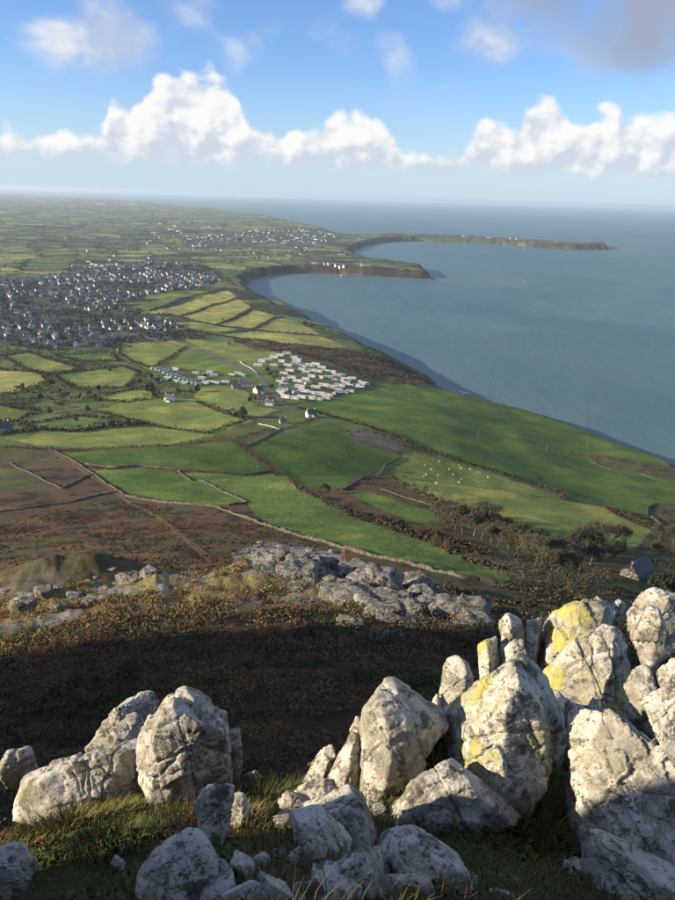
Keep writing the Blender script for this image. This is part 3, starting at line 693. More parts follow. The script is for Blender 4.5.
KN = [
 ('rock', [(196, 800), (210, 778), (230, 785), (232, 826), (222, 846), (204, 836)], 3.0, 'grey lower block under the right side of the split boulder', dict(n=29, fronts=[(-25, 15, .6), (20, 25, .6)])),
 ('rock', [(38, 782), (52, 762), (80, 752), (96, 762), (88, 784), (60, 792)], 3.4, 'upper broken step of the low slab by the grassy bank', dict(n=32, lean=.2, cracks=3)),
 ('rock', [(96, 790), (112, 770), (140, 758), (156, 770), (150, 792), (122, 802)], 3.2, 'knuckled rock joining the low slab to the split boulder', dict(n=32, lean=.2, cracks=3)),
 ('rock', [(104, 744), (116, 722), (136, 712), (150, 728), (146, 752), (120, 760)], 3.5, 'stepped pale block on the face of the split boulder', dict(n=29, lean=.3)),
 ('boulder', [(84, 748), (100, 728), (118, 705), (138, 690), (155, 694), (158, 715), (150, 745), (118, 756), (95, 768)], 3.75, 'pale grey lichened rock forming the left half of the split boulder', dict(n=44, lean=.3, fronts=[(25, 25, .6), (-20, 40, .7)], cracks=3)),
 ('boulder', [(148, 748), (152, 715), (165, 703), (190, 692), (206, 700), (210, 712), (229, 726), (232, 770), (231, 800), (200, 802), (165, 796), (147, 785)], 3.35, 'tall white-lichened boulder, right half of the split rock, with grey right side', dict(n=62, lean=.45, fronts=[(12, 42, .62), (-38, 8, .75), (30, 10, .8)], cracks=3, thick=.4)),
 ('flat_rock', [(228, 724), (239, 727), (241, 765), (234, 795), (228, 790)], 3.55, 'thin upright slab edge tucked behind the tall white boulder', dict(cracks=0)),
 ('flat_rock', [(20, 806), (25, 786), (60, 766), (95, 752), (140, 742), (155, 752), (152, 775), (130, 792), (100, 807), (60, 811)], 3.2, 'broken low slab of pale rock running left from the split boulder', dict(n=44, lean=.1, amp=.05, cracks=5, fronts=[(10, 50, .35), (-20, 35, .5)], thick=.3)),
 ('rock', [(-4, 770), (8, 752), (30, 747), (36, 760), (26, 776), (0, 780)], 3.75, 'sunlit rounded rock at the far end of the grassy bank', dict(n=21)),
 ('boulder', [(140, 872), (150, 845), (175, 828), (200, 821), (214, 838), (219, 860), (217, 892), (195, 908), (165, 898)], 2.3, 'smooth rounded grey boulder below the split rock', dict(n=49, lean=.3, fronts=[(8, 40, .6), (-30, 15, .85)], p=9, cracks=0, amp=.035)),
 ('rock', [(217, 858), (229, 861), (233, 885), (222, 898)], 2.42, 'narrow block wedged against the smooth rounded boulder', dict(n=18, cracks=0)),
 ('rock', [(-14, 850), (5, 841), (28, 843), (36, 858), (28, 882), (15, 908), (-14, 908)], 2.0, 'notched white rock alone in the shaded grass', dict(n=32, cracks=2, lean=.3)),
 ('rock', [(231, 796), (244, 791), (249, 808), (240, 830), (232, 818)], 2.95, 'small grey rock in shade at the foot of the tall boulder', dict(n=18)),
 ('rock', [(221, 893), (250, 880), (266, 886), (268, 910), (221, 910)], 2.0, 'flat white stone at the foot of the smooth boulder', dict(n=21)),
 ('rock', [(254, 873), (262, 869), (290, 890), (303, 908), (270, 906)], 2.05, 'wedge-shaped rock pointing down the grass gully', dict(n=21)),
 ('rock', [(298, 882), (315, 877), (332, 902), (300, 908)], 2.05, 'small shaded block between the wedge rock and the cracked slab', dict(n=18)),
 ('flat_rock', [(274, 802), (288, 790), (305, 795), (315, 808), (302, 818), (282, 811)], 2.85, 'low flat grey rock at the head of the cracked slab', dict(n=21, lean=.1)),
 ('rock', [(297, 788), (318, 776), (346, 786), (342, 800), (312, 806)], 3.05, 'jumbled grey rock under the pale standing slabs', dict(n=21, lean=.1, amp=.05)),
 ('flat_rock', [(316, 814), (352, 791), (363, 800), (375, 838), (352, 847), (335, 837)], 2.6, 'upper block of the cracked shaded slab, dark lichen on top', dict(n=34, lean=.1, fronts=[(5, 48, .5), (-35, 20, .7)], thick=.24)),
 ('flat_rock', [(294, 816), (318, 809), (323, 828), (347, 850), (338, 867), (312, 852), (298, 836)], 2.5, 'middle block of the cracked shaded slab, grass in its joint', dict(n=32, lean=.1, fronts=[(15, 45, .5)], thick=.2)),
 ('flat_rock', [(331, 870), (350, 851), (366, 843), (378, 862), (384, 886), (365, 896), (345, 888)], 2.3, 'lowest block of the cracked shaded slab', dict(n=31, lean=.1, fronts=[(5, 45, .5)], thick=.2)),
 ('flat_rock', [(369, 843), (378, 840), (392, 872), (390, 892), (381, 876)], 2.32, 'narrow right-hand strip split off the cracked slab', dict(n=21, lean=.1)),
 ('flat_rock', [(385, 858), (392, 838), (410, 828), (438, 848), (468, 873), (455, 889), (425, 894), (392, 882)], 2.45, 'triangular grey slab with a pale spot lying in shade', dict(n=39, lean=.1, fronts=[(0, 50, .45), (-30, 30, .6)], cracks=1, amp=.03, thick=.25)),
 ('rock', [(388, 874), (408, 881), (420, 892), (418, 910), (386, 910)], 2.15, 'shaded stone below the triangular slab with the pale spot', dict(n=21)),
 ('rock', [(478, 896), (495, 889), (514, 895), (520, 910), (476, 910)], 2.0, 'flat stone almost buried in the dark turf', dict(n=18)),
 ('stone', [(361, 806), (369, 798), (378, 804), (372, 813)], 2.9, 'round pebble-like stone beside the cracked slab', dict(n=13, cracks=0)),
 ('boulder', [(358, 745), (361, 702), (375, 690), (400, 689), (420, 704), (440, 722), (428, 738), (402, 752), (380, 766), (368, 786), (359, 786)], 4.1, 'grey and black lichened boulder with a sunlit left edge', dict(n=49, lean=.5, fronts=[(38, 10, .55), (-22, 38, .5)], cracks=3, thick=.5)),
 ('flat_rock', [(307, 782), (324, 748), (335, 745), (335, 765), (324, 785)], 4.15, 'cream sunlit slab, outermost of the leaning plates', dict(n=28, fronts=[(30, 20, .6), (-30, 10, .6)], cracks=1)),
 ('flat_rock', [(323, 786), (334, 760), (350, 732), (361, 736), (363, 788)], 4.0, 'broad cream sunlit plate leaning on the grey and black boulder', dict(n=34, fronts=[(25, 22, .6), (-30, 10, .7)], cracks=2)),
 ('flat_rock', [(352, 727), (357, 715), (362, 719), (363, 745), (353, 740)], 4.1, 'thin splinter of cream rock beside the grey and black boulder', dict(n=13, cracks=0)),
 ('rock', [(388, 808), (400, 796), (416, 786), (420, 775), (435, 766), (450, 761), (470, 771), (500, 795), (508, 808), (470, 820), (430, 824)], 2.95, 'low triangular sunlit rock in front of the yellow-edged rock', dict(n=42, lean=.2, fronts=[(12, 40, .5), (-30, 25, .6)], cracks=2, thick=.3)),
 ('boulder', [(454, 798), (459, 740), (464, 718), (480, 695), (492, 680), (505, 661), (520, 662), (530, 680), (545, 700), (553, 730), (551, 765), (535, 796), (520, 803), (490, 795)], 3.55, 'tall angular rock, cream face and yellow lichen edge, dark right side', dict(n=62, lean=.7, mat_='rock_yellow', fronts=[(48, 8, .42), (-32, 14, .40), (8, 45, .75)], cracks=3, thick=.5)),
 ('flat_rock', [(450, 768), (452, 742), (460, 738), (462, 772)], 3.5, 'slim slab leaning at the foot of the yellow-edged rock', dict(n=13, cracks=0)),
 ('rock_pillar', [(437, 722), (441, 666), (455, 654), (469, 659), (475, 680), (471, 702), (456, 724)], 5.0, 'rounded upright pillar with a sunlit cream left face', dict(base=False, n=36, lean=.8, fronts=[(45, 5, .6), (-40, 10, .6)], p=10, cracks=1)),
 ('rock', [(427, 724), (431, 705), (440, 690), (446, 722)], 4.9, 'small rock at the left foot of the rounded pillar', dict(base=False, n=18)),
 ('rock', [(454, 724), (462, 705), (474, 690), (487, 678), (488, 704), (470, 722)], 4.7, 'dark wedge rock between the rounded pillar and the yellow-edged rock', dict(base=False, n=24)),
 ('rock_pillar', [(480, 695), (478, 645), (490, 635), (499, 638), (504, 662), (497, 695)], 5.7, 'leaning pillar base below the knobbed standing stone', dict(base=False, n=28, lean=.8, mat_='rock_yellow', fronts=[(40, 10, .6), (-40, 10, .6)], cracks=0)),
 ('rock_pillar', [(499, 618), (505, 609), (516, 612), (526, 625), (523, 652), (510, 670), (497, 668), (499, 640)], 5.9, 'knob-topped standing stone above the rounded pillar', dict(base=False, n=32, lean=.8, fronts=[(45, 10, .55), (-40, 10, .6)], p=10)),
 ('rock', [(506, 655), (514, 640), (525, 637), (528, 668), (510, 672)], 5.6, 'blunt rock beside the knob-topped standing stone', dict(base=False, n=20, p=10)),
 ('flat_rock', [(524, 685), (526, 632), (534, 622), (547, 619), (546, 645), (538, 695)], 6.0, 'upright flat-topped slab on the left of the yellow summit rocks', dict(base=False, n=28, lean=.8, fronts=[(35, 10, .6), (-35, 10, .6)])),
 ('boulder', [(534, 690), (545, 640), (557, 606), (575, 598), (600, 599), (613, 610), (610, 650), (585, 695), (560, 712)], 6.1, 'broad greenish yellow crag at the back of the summit rocks', dict(base=False, n=49, lean=.6, mat_='rock_yellow', fronts=[(30, 28, .6), (-30, 15, .7)], cracks=3)),
 ('boulder', [(546, 716), (548, 672), (560, 655), (580, 640), (600, 622), (613, 628), (626, 645), (630, 658), (629, 712), (612, 722), (590, 715), (570, 728)], 5.1, 'big bright yellow lichened boulder with a split face', dict(base=False, n=57, lean=.7, mat_='rock_yellow', fronts=[(22, 8, .5), (-45, 5, .72), (5, 40, .7)], cracks=3)),
 ('rock_pillar', [(545, 728), (547, 694), (558, 690), (570, 699), (570, 732), (561, 758), (551, 755)], 4.2, 'white-capped stub between the yellow-edged rock and the big grey slab', dict(base=False, n=28, lean=.8, fronts=[(40, 8, .6), (-30, 10, .6)])),
 ('rock', [(629, 608), (638, 597), (655, 590), (673, 594), (692, 600), (692, 628), (650, 630), (640, 617)], 8.2, 'cream sunlit rock on the far right hummock', dict(base=False, n=32, fronts=[(40, 10, .6), (-35, 15, .6)])),
 ('rock', [(637, 622), (648, 606), (659, 607), (664, 625), (645, 630)], 7.8, 'bluish grey block before the far right cream rock', dict(base=False, n=20)),
 ('stone', [(590, 604), (597, 595), (605, 602), (600, 610)], 7.2, 'little cream stone perched behind the yellow boulder', dict(base=False, n=13)),
 ('stone', [(607, 607), (618, 598), (627, 605), (623, 614), (610, 614)], 7.3, 'larger cream stone perched behind the yellow boulder', dict(base=False, n=16)),
 ('rock', [(628, 700), (634, 672), (646, 664), (658, 684), (656, 712), (640, 724)], 4.6, 'shaded grey rock right of the yellow lichened boulder', dict(base=False, n=24)),
 ('rock', [(655, 672), (672, 658), (698, 662), (698, 692), (664, 692)], 5.0, 'pale rock in the heath beside the big grey slab', dict(base=False, n=21)),
 ('flat_rock', [(572, 712), (590, 707), (615, 712), (634, 722), (650, 740), (670, 760), (700, 790), (700, 885), (650, 872), (615, 854), (590, 846), (578, 838), (572, 780)], 2.5, 'large mottled grey slab standing over the turf', dict(n=65, lean=.45, fronts=[(28, 28, .32), (58, 5, .62), (5, 36, .33)], cracks=4, thick=.42, amp=.04, chips=0)),
 ('rock', [(641, 706), (655, 693), (670, 685), (700, 690), (700, 745), (668, 736), (650, 726)], 2.95, 'mottled block resting above the large grey slab', dict(base=False, n=32, lean=.3, fronts=[(15, 30, .5), (-20, 10, .6)])),
 ('flat_rock', [(581, 848), (590, 826), (605, 832), (640, 850), (700, 882), (700, 915), (620, 915), (611, 882), (586, 868)], 2.22, 'toe block broken off beneath the large grey slab', dict(n=44, lean=.3, fronts=[(15, 35, .45), (-15, 20, .6)], cracks=1, thick=.3)),
 ('stone', [(587, 705), (593, 696), (601, 700), (600, 709), (591, 711)], 4.4, 'small round white stone on top of the large grey slab', dict(base=False, n=13, cracks=0, p=8)),
 ('stone', [(464, 808), (470, 800), (478, 800), (480, 807), (472, 811)], 2.85, 'small bright stone in the turf before the yellow-edged rock', dict(n=13, cracks=0)),
 ('stone', [(246, 775), (256, 770), (262, 778), (252, 784)], 3.4, 'pale stone on the rim above the grass gully', dict(n=13, cracks=0)),
]
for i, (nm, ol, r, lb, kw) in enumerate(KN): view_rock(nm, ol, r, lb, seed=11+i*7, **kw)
gs_ = np.random.default_rng(44)
for i, (x, y, s_) in enumerate([(246, 872, 0.05), (262, 862, 0.03), (300, 862, 0.035), (340, 896, 0.05), (402, 898, 0.05), (462, 892, 0.03), (288, 828, 0.05), (280, 856, 0.025), (378, 812, 0.03), (208, 902, 0.05), (120, 868, 0.025), (575, 872, 0.04), (470, 884, 0.025), (346, 806, 0.035)]):
    pb_ = at(x, min(y, 903)); s_ *= 1.15
    free_rock('stone', pb_[:2], (s_*gs_.uniform(.9, 1.7), s_*gs_.uniform(.8, 1.3), s_*gs_.uniform(.6, 1.0)), 'small broken stone lying loose in the shaded turf between the larger rocks', 700+i, rot=gs_.uniform(0, 3), group='loose stones in the turf', n=10, cracks=0, faces=10, sink=.3)
# crag added out of view on the left to shade the foot of the knoll
for i, (x, y, dx, dy, dz, lb) in enumerate([(-5.6, -3.6, 1.5, 1.6, 1.6, 'tall unseen crag added for shade, left of the grassy bank'), (-4.2, -2.6, .8, .75, 1.0, 'blocky unseen boulder leaning on the added shade crag'), (-6.6, -6.0, 1.7, 1.8, 2.1, 'broad unseen crag added for shade behind the grassy bank'), (-3.6, -.9, .8, .9, 1.0, 'low unseen boulder at the foot of the added shade crag')]):
    free_rock('shade_crag', (x, y), (dx, dy, dz), lb, 300+i, n=24, cracks=3, faces=18, sink=.25)
# the rocky crest beyond the hollow
def crest_rocks(pxs, size, label, group, seed, **kw):
    g = np.random.default_rng(seed)
    for i, (x, y) in enumerate(pxs):
        p = at(x, y, 20.); s = size*g.choice([.45, .7, 1.0, 1.5], p=[.3, .3, .25, .15])*g.uniform(.8, 1.2)
        free_rock('outcrop_rock', p[:2], (s*g.uniform(.9, 1.7), s*g.uniform(.7, 1.2), s*g.uniform(.35, .7)), label, seed*50+i, rot=g.uniform(-.6, .4), group=group, mat_='outcrop', n=11, amp=.10, cracks=1, faces=9, sink=.36, **kw)
g_ = np.random.default_rng(5)
OUT = [(248, 549), (262, 546), (278, 548), (294, 549), (310, 551), (325, 555), (338, 560), (256, 556), (272, 557), (288, 560), (303, 562), (318, 566), (333, 571), (348, 570), (360, 578), (300, 572), (316, 578), (330, 583), (344, 586), (358, 590), (372, 586), (384, 594), (366, 600), (380, 606), (394, 604), (350, 598), (338, 594), (404, 612), (392, 616)]
OUT += [(x+g_.uniform(-9, 9), y+g_.uniform(-3, 6)) for x, y in OUT for _ in (0, 1)]
crest_rocks(OUT, .72, 'pale weathered slab of the bare rock outcrop on the crest above the hollow', 'slabs of the crest outcrop', 3)
crest_rocks([(412, 588), (424, 592), (436, 597), (448, 603), (462, 608), (474, 614), (430, 602), (444, 610), (458, 618), (420, 598), (470, 624), (416, 592), (428, 597), (440, 604), (452, 607), (466, 612), (480, 619), (436, 607), (450, 614)], .85, 'grey slab of the lower rock rib right of the crest outcrop', 'slabs of the lower rib', 4)
crest_rocks([(176, 561), (188, 557), (182, 566), (112, 570), (124, 575), (96, 578), (136, 580), (60, 588), (44, 594), (20, 600), (76, 598), (104, 590), (30, 606), (150, 575), (6, 592), (88, 604), (56, 610)], .62, 'small ledge rock breaking through grass on the sunlit left crest', 'ledge rocks of the left crest', 6)
crest_rocks([(378, 640), (396, 634), (408, 640), (352, 626), (340, 620)], .5, 'dark rock half hidden in the heather under the outcrop', 'rocks in the heather', 8)
# ------------------------------------------------------------------ heather, turf and grass of the hill
g = np.random.default_rng(21)
def scatter(n, r0, r1, a0, a1, seed, power=1.0):
    q = np.random.default_rng(seed); a = np.radians(q.uniform(a0, a1, n)); r = r0*(r1/r0)**(q.random(n)**power)
    return np.stack([r*np.sin(a), r*np.cos(a)], -1), r
def with_z(p): return np.column_stack([p, ground_z(p[:, 0], p[:, 1])])
p, r = scatter(7400, 5.0, 56, -38, 32, 1, .68)
keep = (fbm(p[:, 0]/2.2, p[:, 1]/2.2, oct=3, seed=80) > -.32) & ~((r > 44) & (np.degrees(np.arctan2(p[:, 0], p[:, 1])) < 10) & (g.random(len(p)) < .75))
a_ = np.degrees(np.arctan2(p[:, 0], p[:, 1])); keep &= ~((a_ > 7) & (r < 8.5)); keep &= ~((a_ < 2) & (r < 5.2)); keep &= ~((a_ < 7) & (r > 34+3*np.sin(a_*.9)) & (g.random(len(p)) < .86))
p, r = p[keep], r[keep]; P3 = with_z(p); rad = (.10+.0125*r)*g.choice([.5, .8, 1.1, 1.7], len(p), p=[.3, .35, .2, .15])*g.uniform(.8, 1.2, len(p)); P3[:, 2] += rad*.25
mixc = fbm(p[:, 0]/4., p[:, 1]/4., oct=3, seed=81)[:, None]+g.normal(0, .22, (len(p), 1))
hc = np.where(mixc > .32, [[.22, .13, .058]], np.where(mixc > .02, [[.135, .09, .044]], np.where(mixc > -.3, [[.09, .07, .034]], [[.07, .08, .032]])))  # clump colours lifted to stand in for grazing sun on the heather
parts = [leaves(P3, np.column_stack([rad, rad, rad*.75]), 44, .006+.0012*r, hc, 31, .5, up=.9, aspect=1.6)]
tag(leaf_obj('heather', parts), 'dark brown heather and bilberry filling the shaded hollow', kind='stuff')
p, r = scatter(2600, 34, 64, -33, 9, 5); keep = fbm(p[:, 0]/3., p[:, 1]/3., oct=3, seed=82) > .0; p, r = p[keep], r[keep]; P3 = with_z(p)
rad = g.uniform(.25, .6, len(p)); mc = g.random((len(p), 1)); hc = np.where(mc > .6, [[.24, .19, .08]], np.where(mc > .3, [[.19, .115, .07]], [[.14, .13, .045]]))
tag(leaf_obj('crest_grass', [leaves(P3, rad, 26, .055, hc, 33, .35, up=1.2, aspect=2.2, flat=.6)]), 'dry straw grass and faded heather along the sunlit crest', kind='stuff')
# gorse and bracken on the slopes below the crest
def slope_scrub(pxpoly, n, rad, size, col, seed, name, label, nl=14, rmin=60.):
    q = atl(pxpoly, rmin)[:, :2]; gg = np.random.default_rng(seed); b0, b1 = q.min(0), q.max(0)
    c = b0+(b1-b0)*gg.random((n*6, 2)); c = c[inside(q, c[:, 0], c[:, 1])]
    c = c[fbm(c[:, 0]/12., c[:, 1]/12., oct=3, seed=seed) > -.05][:n]; P3_ = with_z(c)
    if not len(c): return
    rr = gg.uniform(.5, 1.25, len(c))*rad; P3_[:, 2] += rr*.3
    cc = np.asarray(col)[gg.integers(0, len(col), len(c))]
    tag(leaf_obj(name, [leaves(P3_, np.column_stack([rr, rr, rr*.7]), nl, size, cc, seed, .35)]), label, kind='stuff')
slope_scrub([(-10, 520), (120, 500), (250, 520), (330, 548), (250, 556), (110, 558), (-10, 548)], 3600, .8, .19, [(.13, .068, .036), (.10, .055, .03), (.07, .06, .03), (.045, .038, .02)], 51, 'bracken', 'rusty bracken and gorse on the slope below the crest', 9)
slope_scrub([(-10, 540), (15, 520), (40, 514), (70, 518), (110, 540), (125, 556), (60, 566), (-10, 575)], 420, .6, .2, [(.12, .10, .045), (.10, .085, .04), (.07, .065, .03)], 54, 'mound_scrub', 'rough olive grass tufts over the scree mound beyond the crest', 14)
slope_scrub([(390, 575), (470, 580), (560, 585), (640, 590), (630, 606), (520, 612), (440, 604), (400, 592)], 900, .7, .2, [(.06, .045, .024), (.09, .06, .03), (.12, .10, .045), (.04, .034, .018)], 52, 'hill_scrub', 'brown heather and rough grass on the right flank of the hill', 16, 30.)
slope_scrub([(340, 505), (420, 527), (480, 548), (560, 580), (500, 572), (420, 540), (350, 516)], 500, 1.2, .45, [(.085, .042, .026), (.06, .04, .025), (.07, .06, .03)], 53, 'bracken_strip', 'dark red brown bracken strip below the wall', 12)
# turf blades on the knoll
def blades(x, y, z, dx, dy, ln, h_, wd):
    px, py = -dy*wd, dx*wd; st = lambda a, b, c: np.stack([a, b, c], -1)
    mx, my = x+dx*ln*.3, y+dy*ln*.3; tx, ty = x+dx*ln, y+dy*ln; mz, tz = z+h_*.62, z+h_*.95
    V = np.stack([st(x-px, y-py, z-.025), st(x+px, y+py, z-.025), st(mx+px*.8, my+py*.8, mz), st(mx-px*.8, my-py*.8, mz), st(tx+px*.15, ty+py*.15, tz), st(tx-px*.15, ty-py*.15, tz)], 1).reshape(-1, 3)
    b = np.arange(len(x))[:, None]*6; F = np.concatenate([b+[[0, 1, 2, 3]], b+[[3, 2, 4, 5]]], 0)
    return V, F
n = 76000
x = g.uniform(-3.2, 4.6, n); y = 1.0+g.random(n)**.8*5.6; rr = np.hypot(x, y); aa = np.degrees(np.arctan2(x, y))
k = (rr > 1.15) & (rr < np.where(aa > 6, 8.5, 5.2)) & (np.abs(aa) < 40); x, y, rr = x[k], y[k], rr[k]
den = fbm(x/.35, y/.35, oct=3, seed=90); k = den > -.35; x, y, rr, den = x[k], y[k], rr[k], den[k]; n = len(x)
z = ground_z(x, y); tuft = fbm(x/.5, y/.5, oct=2, seed=91); hgt_ = (.028+.06*np.clip(tuft+.4, 0, 1))*g.uniform(.6, 1.5, n)
th = g.uniform(0, 2*math.pi, n); ln = hgt_*g.uniform(.3, 1.1, n); dx, dy = np.cos(th), np.sin(th); wd = .0011+.00045*rr
V4, V4f = blades(x, y, z, dx, dy, ln, hgt_, wd)
mc = (den+g.normal(0, .25, n))[:, None]
cg = np.where(mc > .38, [[.20, .155, .06]], np.where(mc > .1, [[.115, .115, .035]], np.where(mc > -.25, [[.065, .085, .022]], [[.12, .062, .028]])))*g.uniform(.65, 1.35, (n, 1))
parts = [(V4, V4f, np.repeat(cg, 6, 0))]
# low leafy plants among the turf
m_ = 1500; x = g.uniform(-2.8, 3.0, m_); y = g.uniform(1.3, 5.0, m_); k = fbm(x/.6, y/.6, oct=2, seed=93) > .05; x, y = x[k], y[k]
P3 = with_z(np.column_stack([x, y])); P3[:, 2] += .02
mc = g.random((len(x), 1)); cc = np.where(mc > .75, [[.14, .05, .02]], np.where(mc > .4, [[.075, .10, .025]], [[.05, .075, .02]]))
parts.append(leaves(P3, .06, 16, .011, cc, 95, .4, flat=.5))
tag(leaf_obj('turf', parts), 'rough turf with dry blades and small leafy plants between the rocks', kind='stuff')
# grass hummocks standing proud among the rocks
for (x, y, rr_, hh_, nb, colr, lb) in [(652, 668, 6.2, .26, 4200, (.15, .085, .03), 'reddish brown grass hummock behind the yellow boulder'), (418, 750, 3.7, .15, 700, (.17, .11, .04), 'rust and straw tussock between the grey boulder and the yellow-edged rock'),
        (540, 775, 3.2, .15, 700, (.11, .09, .03), 'straggly tussock in the gap beside the large grey slab'), (205, 810, 3.0, .15, 500, (.17, .13, .06), 'dry straw tussock at the foot of the split boulder'), (262, 770, 3.6, .15, 900, (.045, .05, .02), 'dark green tussock on the rim right of the split boulder'),
        (95, 740, 3.9, .12, 900, (.12, .12, .035), 'green and straw tussock on the bank left of the split boulder'), (60, 745, 3.9, .14, 900, (.14, .12, .04), 'sunlit grassy hump along the bank by the rounded rock'), (110, 800, 3.0, .12, 700, (.06, .075, .02), 'leafy green tuft under the split boulder'), (330, 800, 2.8, .1, 300, (.06, .06, .02), 'small tuft growing above the cracked slab'),
        (255, 735, 5.6, .2, 700, (.13, .055, .02), 'russet heather bush behind the tall white boulder')]:
    v = ray(x, y); c = EYE+v*(rr_/math.hypot(v[0], v[1])); c[2] = float(ground_z(c[0], c[1])); q = np.random.default_rng(int(x*3+y)); R_ = hh_*2.2
    a = q.uniform(0, 2*math.pi, nb); s = R_*np.sqrt(q.random(nb)); bx, by = c[0]+s*np.cos(a), c[1]+s*np.sin(a); bz = ground_z(bx, by)
    hB = hh_*(1-.5*(s/R_)**2)*q.uniform(.6, 1.25, nb); ln = hB*q.uniform(.2, .8, nb); t2 = a+q.normal(0, .6, nb); dx, dy = np.cos(t2), np.sin(t2); wd = .0012+.0005*rr_
    Vb, Fb = blades(bx, by, bz, dx, dy, ln, hB, wd)
    cb_ = np.array(colr)*q.uniform(.5, 1.5, (nb, 1))*(1+.3*(q.random((nb, 3))-.5))
    tag(leaf_obj('grass_tussock', [(Vb, Fb, np.repeat(cb_, 6, 0))], loc=c), lb, 'grass')

# ------------------------------------------------------------------ trees
def tube(V, F, a, b, ra, rb, k=4):
    a = np.asarray(a, float); b = np.asarray(b, float); d = b-a; d /= np.linalg.norm(d)+1e-9
    u = np.cross(d, [.3, .9, .1]); u /= np.linalg.norm(u)+1e-9; w_ = np.cross(d, u); s = len(V)
    for c, r in ((a, ra), (b, rb)):
        for i in range(k):
            t = 2*math.pi*i/k; V.append(c+(u*math.cos(t)+w_*math.sin(t))*r)
    for i in range(k): F.append((s+i, s+(i+1) % k, s+k+(i+1) % k, s+k+i))
def bare_tree(h, seed, spread=.9):
    q = random.Random(seed); TV, TF, CV, CF = [], [], [], []; tips = []
    def grow(p, d, L, r, lev):
        e = p+d*L; tube(TV if lev < 2 else CV, TF if lev < 2 else CF, p, e, r, r*.62, 5 if lev < 2 else 3)
        if lev >= 5: tips.append(e); return
        for k in range(3 if lev < 4 else 3):
            nd = d+np.array([q.gauss(0, spread), q.gauss(0, spread), q.gauss(.12, .35)])*(.55 if lev else .75); nd /= np.linalg.norm(nd)
            grow(p+d*L*q.uniform(.72, 1.0), nd, L*q.uniform(.62, .84), r*.56, lev+1)
    grow(np.array([0, 0, -.4]), np.array([q.gauss(0, .08), q.gauss(0, .08), 1.0]), h*.27+.4, h*.03, 0)
    return TV, TF, CV, CF, np.array(tips)
TREES = []
for i, (hh_, cl) in enumerate([(8.5, (.10, .088, .054)), (7.2, (.092, .076, .044)), (9.2, (.085, .077, .052)), (5.5, (.096, .088, .048))]):
    TV, TF, CV, CF, tips = bare_tree(hh_, 40+i, .8)
    tm = mesh_np('trunk', TV, TF); tm.materials.append(M['bark'])
    lv, lf, lc = leaves(tips, .7, 15, .10, cl, 60+i, .3, aspect=2.8)
    V_ = np.vstack([np.array(CV), lv]); F_ = np.vstack([np.array(CF), lf+len(CV)]); C_ = np.vstack([np.tile(np.array(cl)*.8, (len(CV), 1)), lc])
    cmh = mesh_np('crown', V_, F_, C_); cmh.materials.append(M['leaf']); TREES.append((tm, cmh))
EVER = []
for i, (hh_, cl) in enumerate([(7.0, (.035, .050, .022)), (5.0, (.05, .052, .026))]):
    q = np.random.default_rng(70+i); TV, TF = [], []; cs = []
    tube(TV, TF, (0, 0, -.4), (0, 0, hh_*.5), .22, .15, 6)
    for k in range(9):
        a = q.uniform(0, 6.28); e = np.array([math.cos(a)*hh_*.24, math.sin(a)*hh_*.24, hh_*q.uniform(.35, .85)]); tube(TV, TF, (0, 0, hh_*.3), e, .1, .04, 4); cs.append(e)
    cs.append(np.array([0, 0, hh_*.85])); tm = mesh_np('trunk', TV, TF); tm.materials.append(M['bark'])
    lv, lf, lc = leaves(cs, [[hh_*.2]*3]*len(cs), 60, .34, cl, 75+i, .45); cmh = mesh_np('crown', lv, lf, lc); cmh.materials.append(M['leaf']); EVER.append((tm, cmh))
def plant_tree(kinds, i, pos, s, label, group, name='tree'):
    tm, cmh = kinds[i % len(kinds)]; e = empty(name, (pos[0], pos[1], pos[2]-.1), random.uniform(0, 6.28)); q_ = random.uniform(.72, 1.25); e.scale = (s*q_*random.uniform(.85, 1.25), s*q_*random.uniform(.85, 1.25), s*q_)
    a = bpy.data.objects.new('trunk', tm); b = bpy.data.objects.new('crown', cmh)
    for o_ in (a, b): COL.objects.link(o_); o_.parent = e
    tag(e, label, 'tree', group); e.scale = [c*TS for c in e.scale]; return e
ti = 0; TS = 1.75
WOOD = [((438, 522), 1.0), ((447, 527), 1.1), ((456, 529), .9), ((463, 534), 1.2), ((474, 536), 1.0), ((482, 541), 1.1), ((491, 543), .9), ((498, 547), 1.0), ((508, 549), 1.1), ((517, 553), .9), ((452, 521), .8), ((470, 528), .9), ((488, 534), .8), ((505, 541), .9)]
for (x, y), s in WOOD: plant_tree(TREES, ti, at(x, y, 60.), s, 'bare grey tree in the row on the bank below the sheep pasture', 'bare trees below the sheep pasture', 'bare_tree'); ti += 1
for (x, y), s in [((600, 561), 1.1), ((612, 558), .9), ((590, 565), .9), ((594, 556), 1.0), ((580, 570), .9), ((570, 575), .8), ((625, 552), 1.1), ((668, 562), 1.0), ((560, 566), .9), ((548, 572), .8), ((535, 566), .8), ((594, 550), .9), ((672, 548), .9), ((660, 540), .8)]:
    plant_tree(TREES, ti, at(x, y, 60.), s, 'leafless brown tree in the thicket around the stone cottage', 'thicket trees by the cottage', 'bare_tree'); ti += 1
for (x, y), s in [((655, 590), .5), ((662, 592), .55), ((672, 588), .6), ((676, 594), .7)]: plant_tree(EVER, ti, at(x, y, 60.), s, 'dark evergreen tree below the stone cottage', 'evergreens below the cottage', 'evergreen_tree'); ti += 1
plant_tree(TREES, 3, at(325, 494, 60.), .9, 'lone rounded bare tree at the corner of the dark green field', None, 'bare_tree')
plant_tree(TREES, 1, at(443, 556, 60.), .7, 'single pale bush-like tree on the grass below the bracken strip', None, 'bare_tree')
TS = 1.1
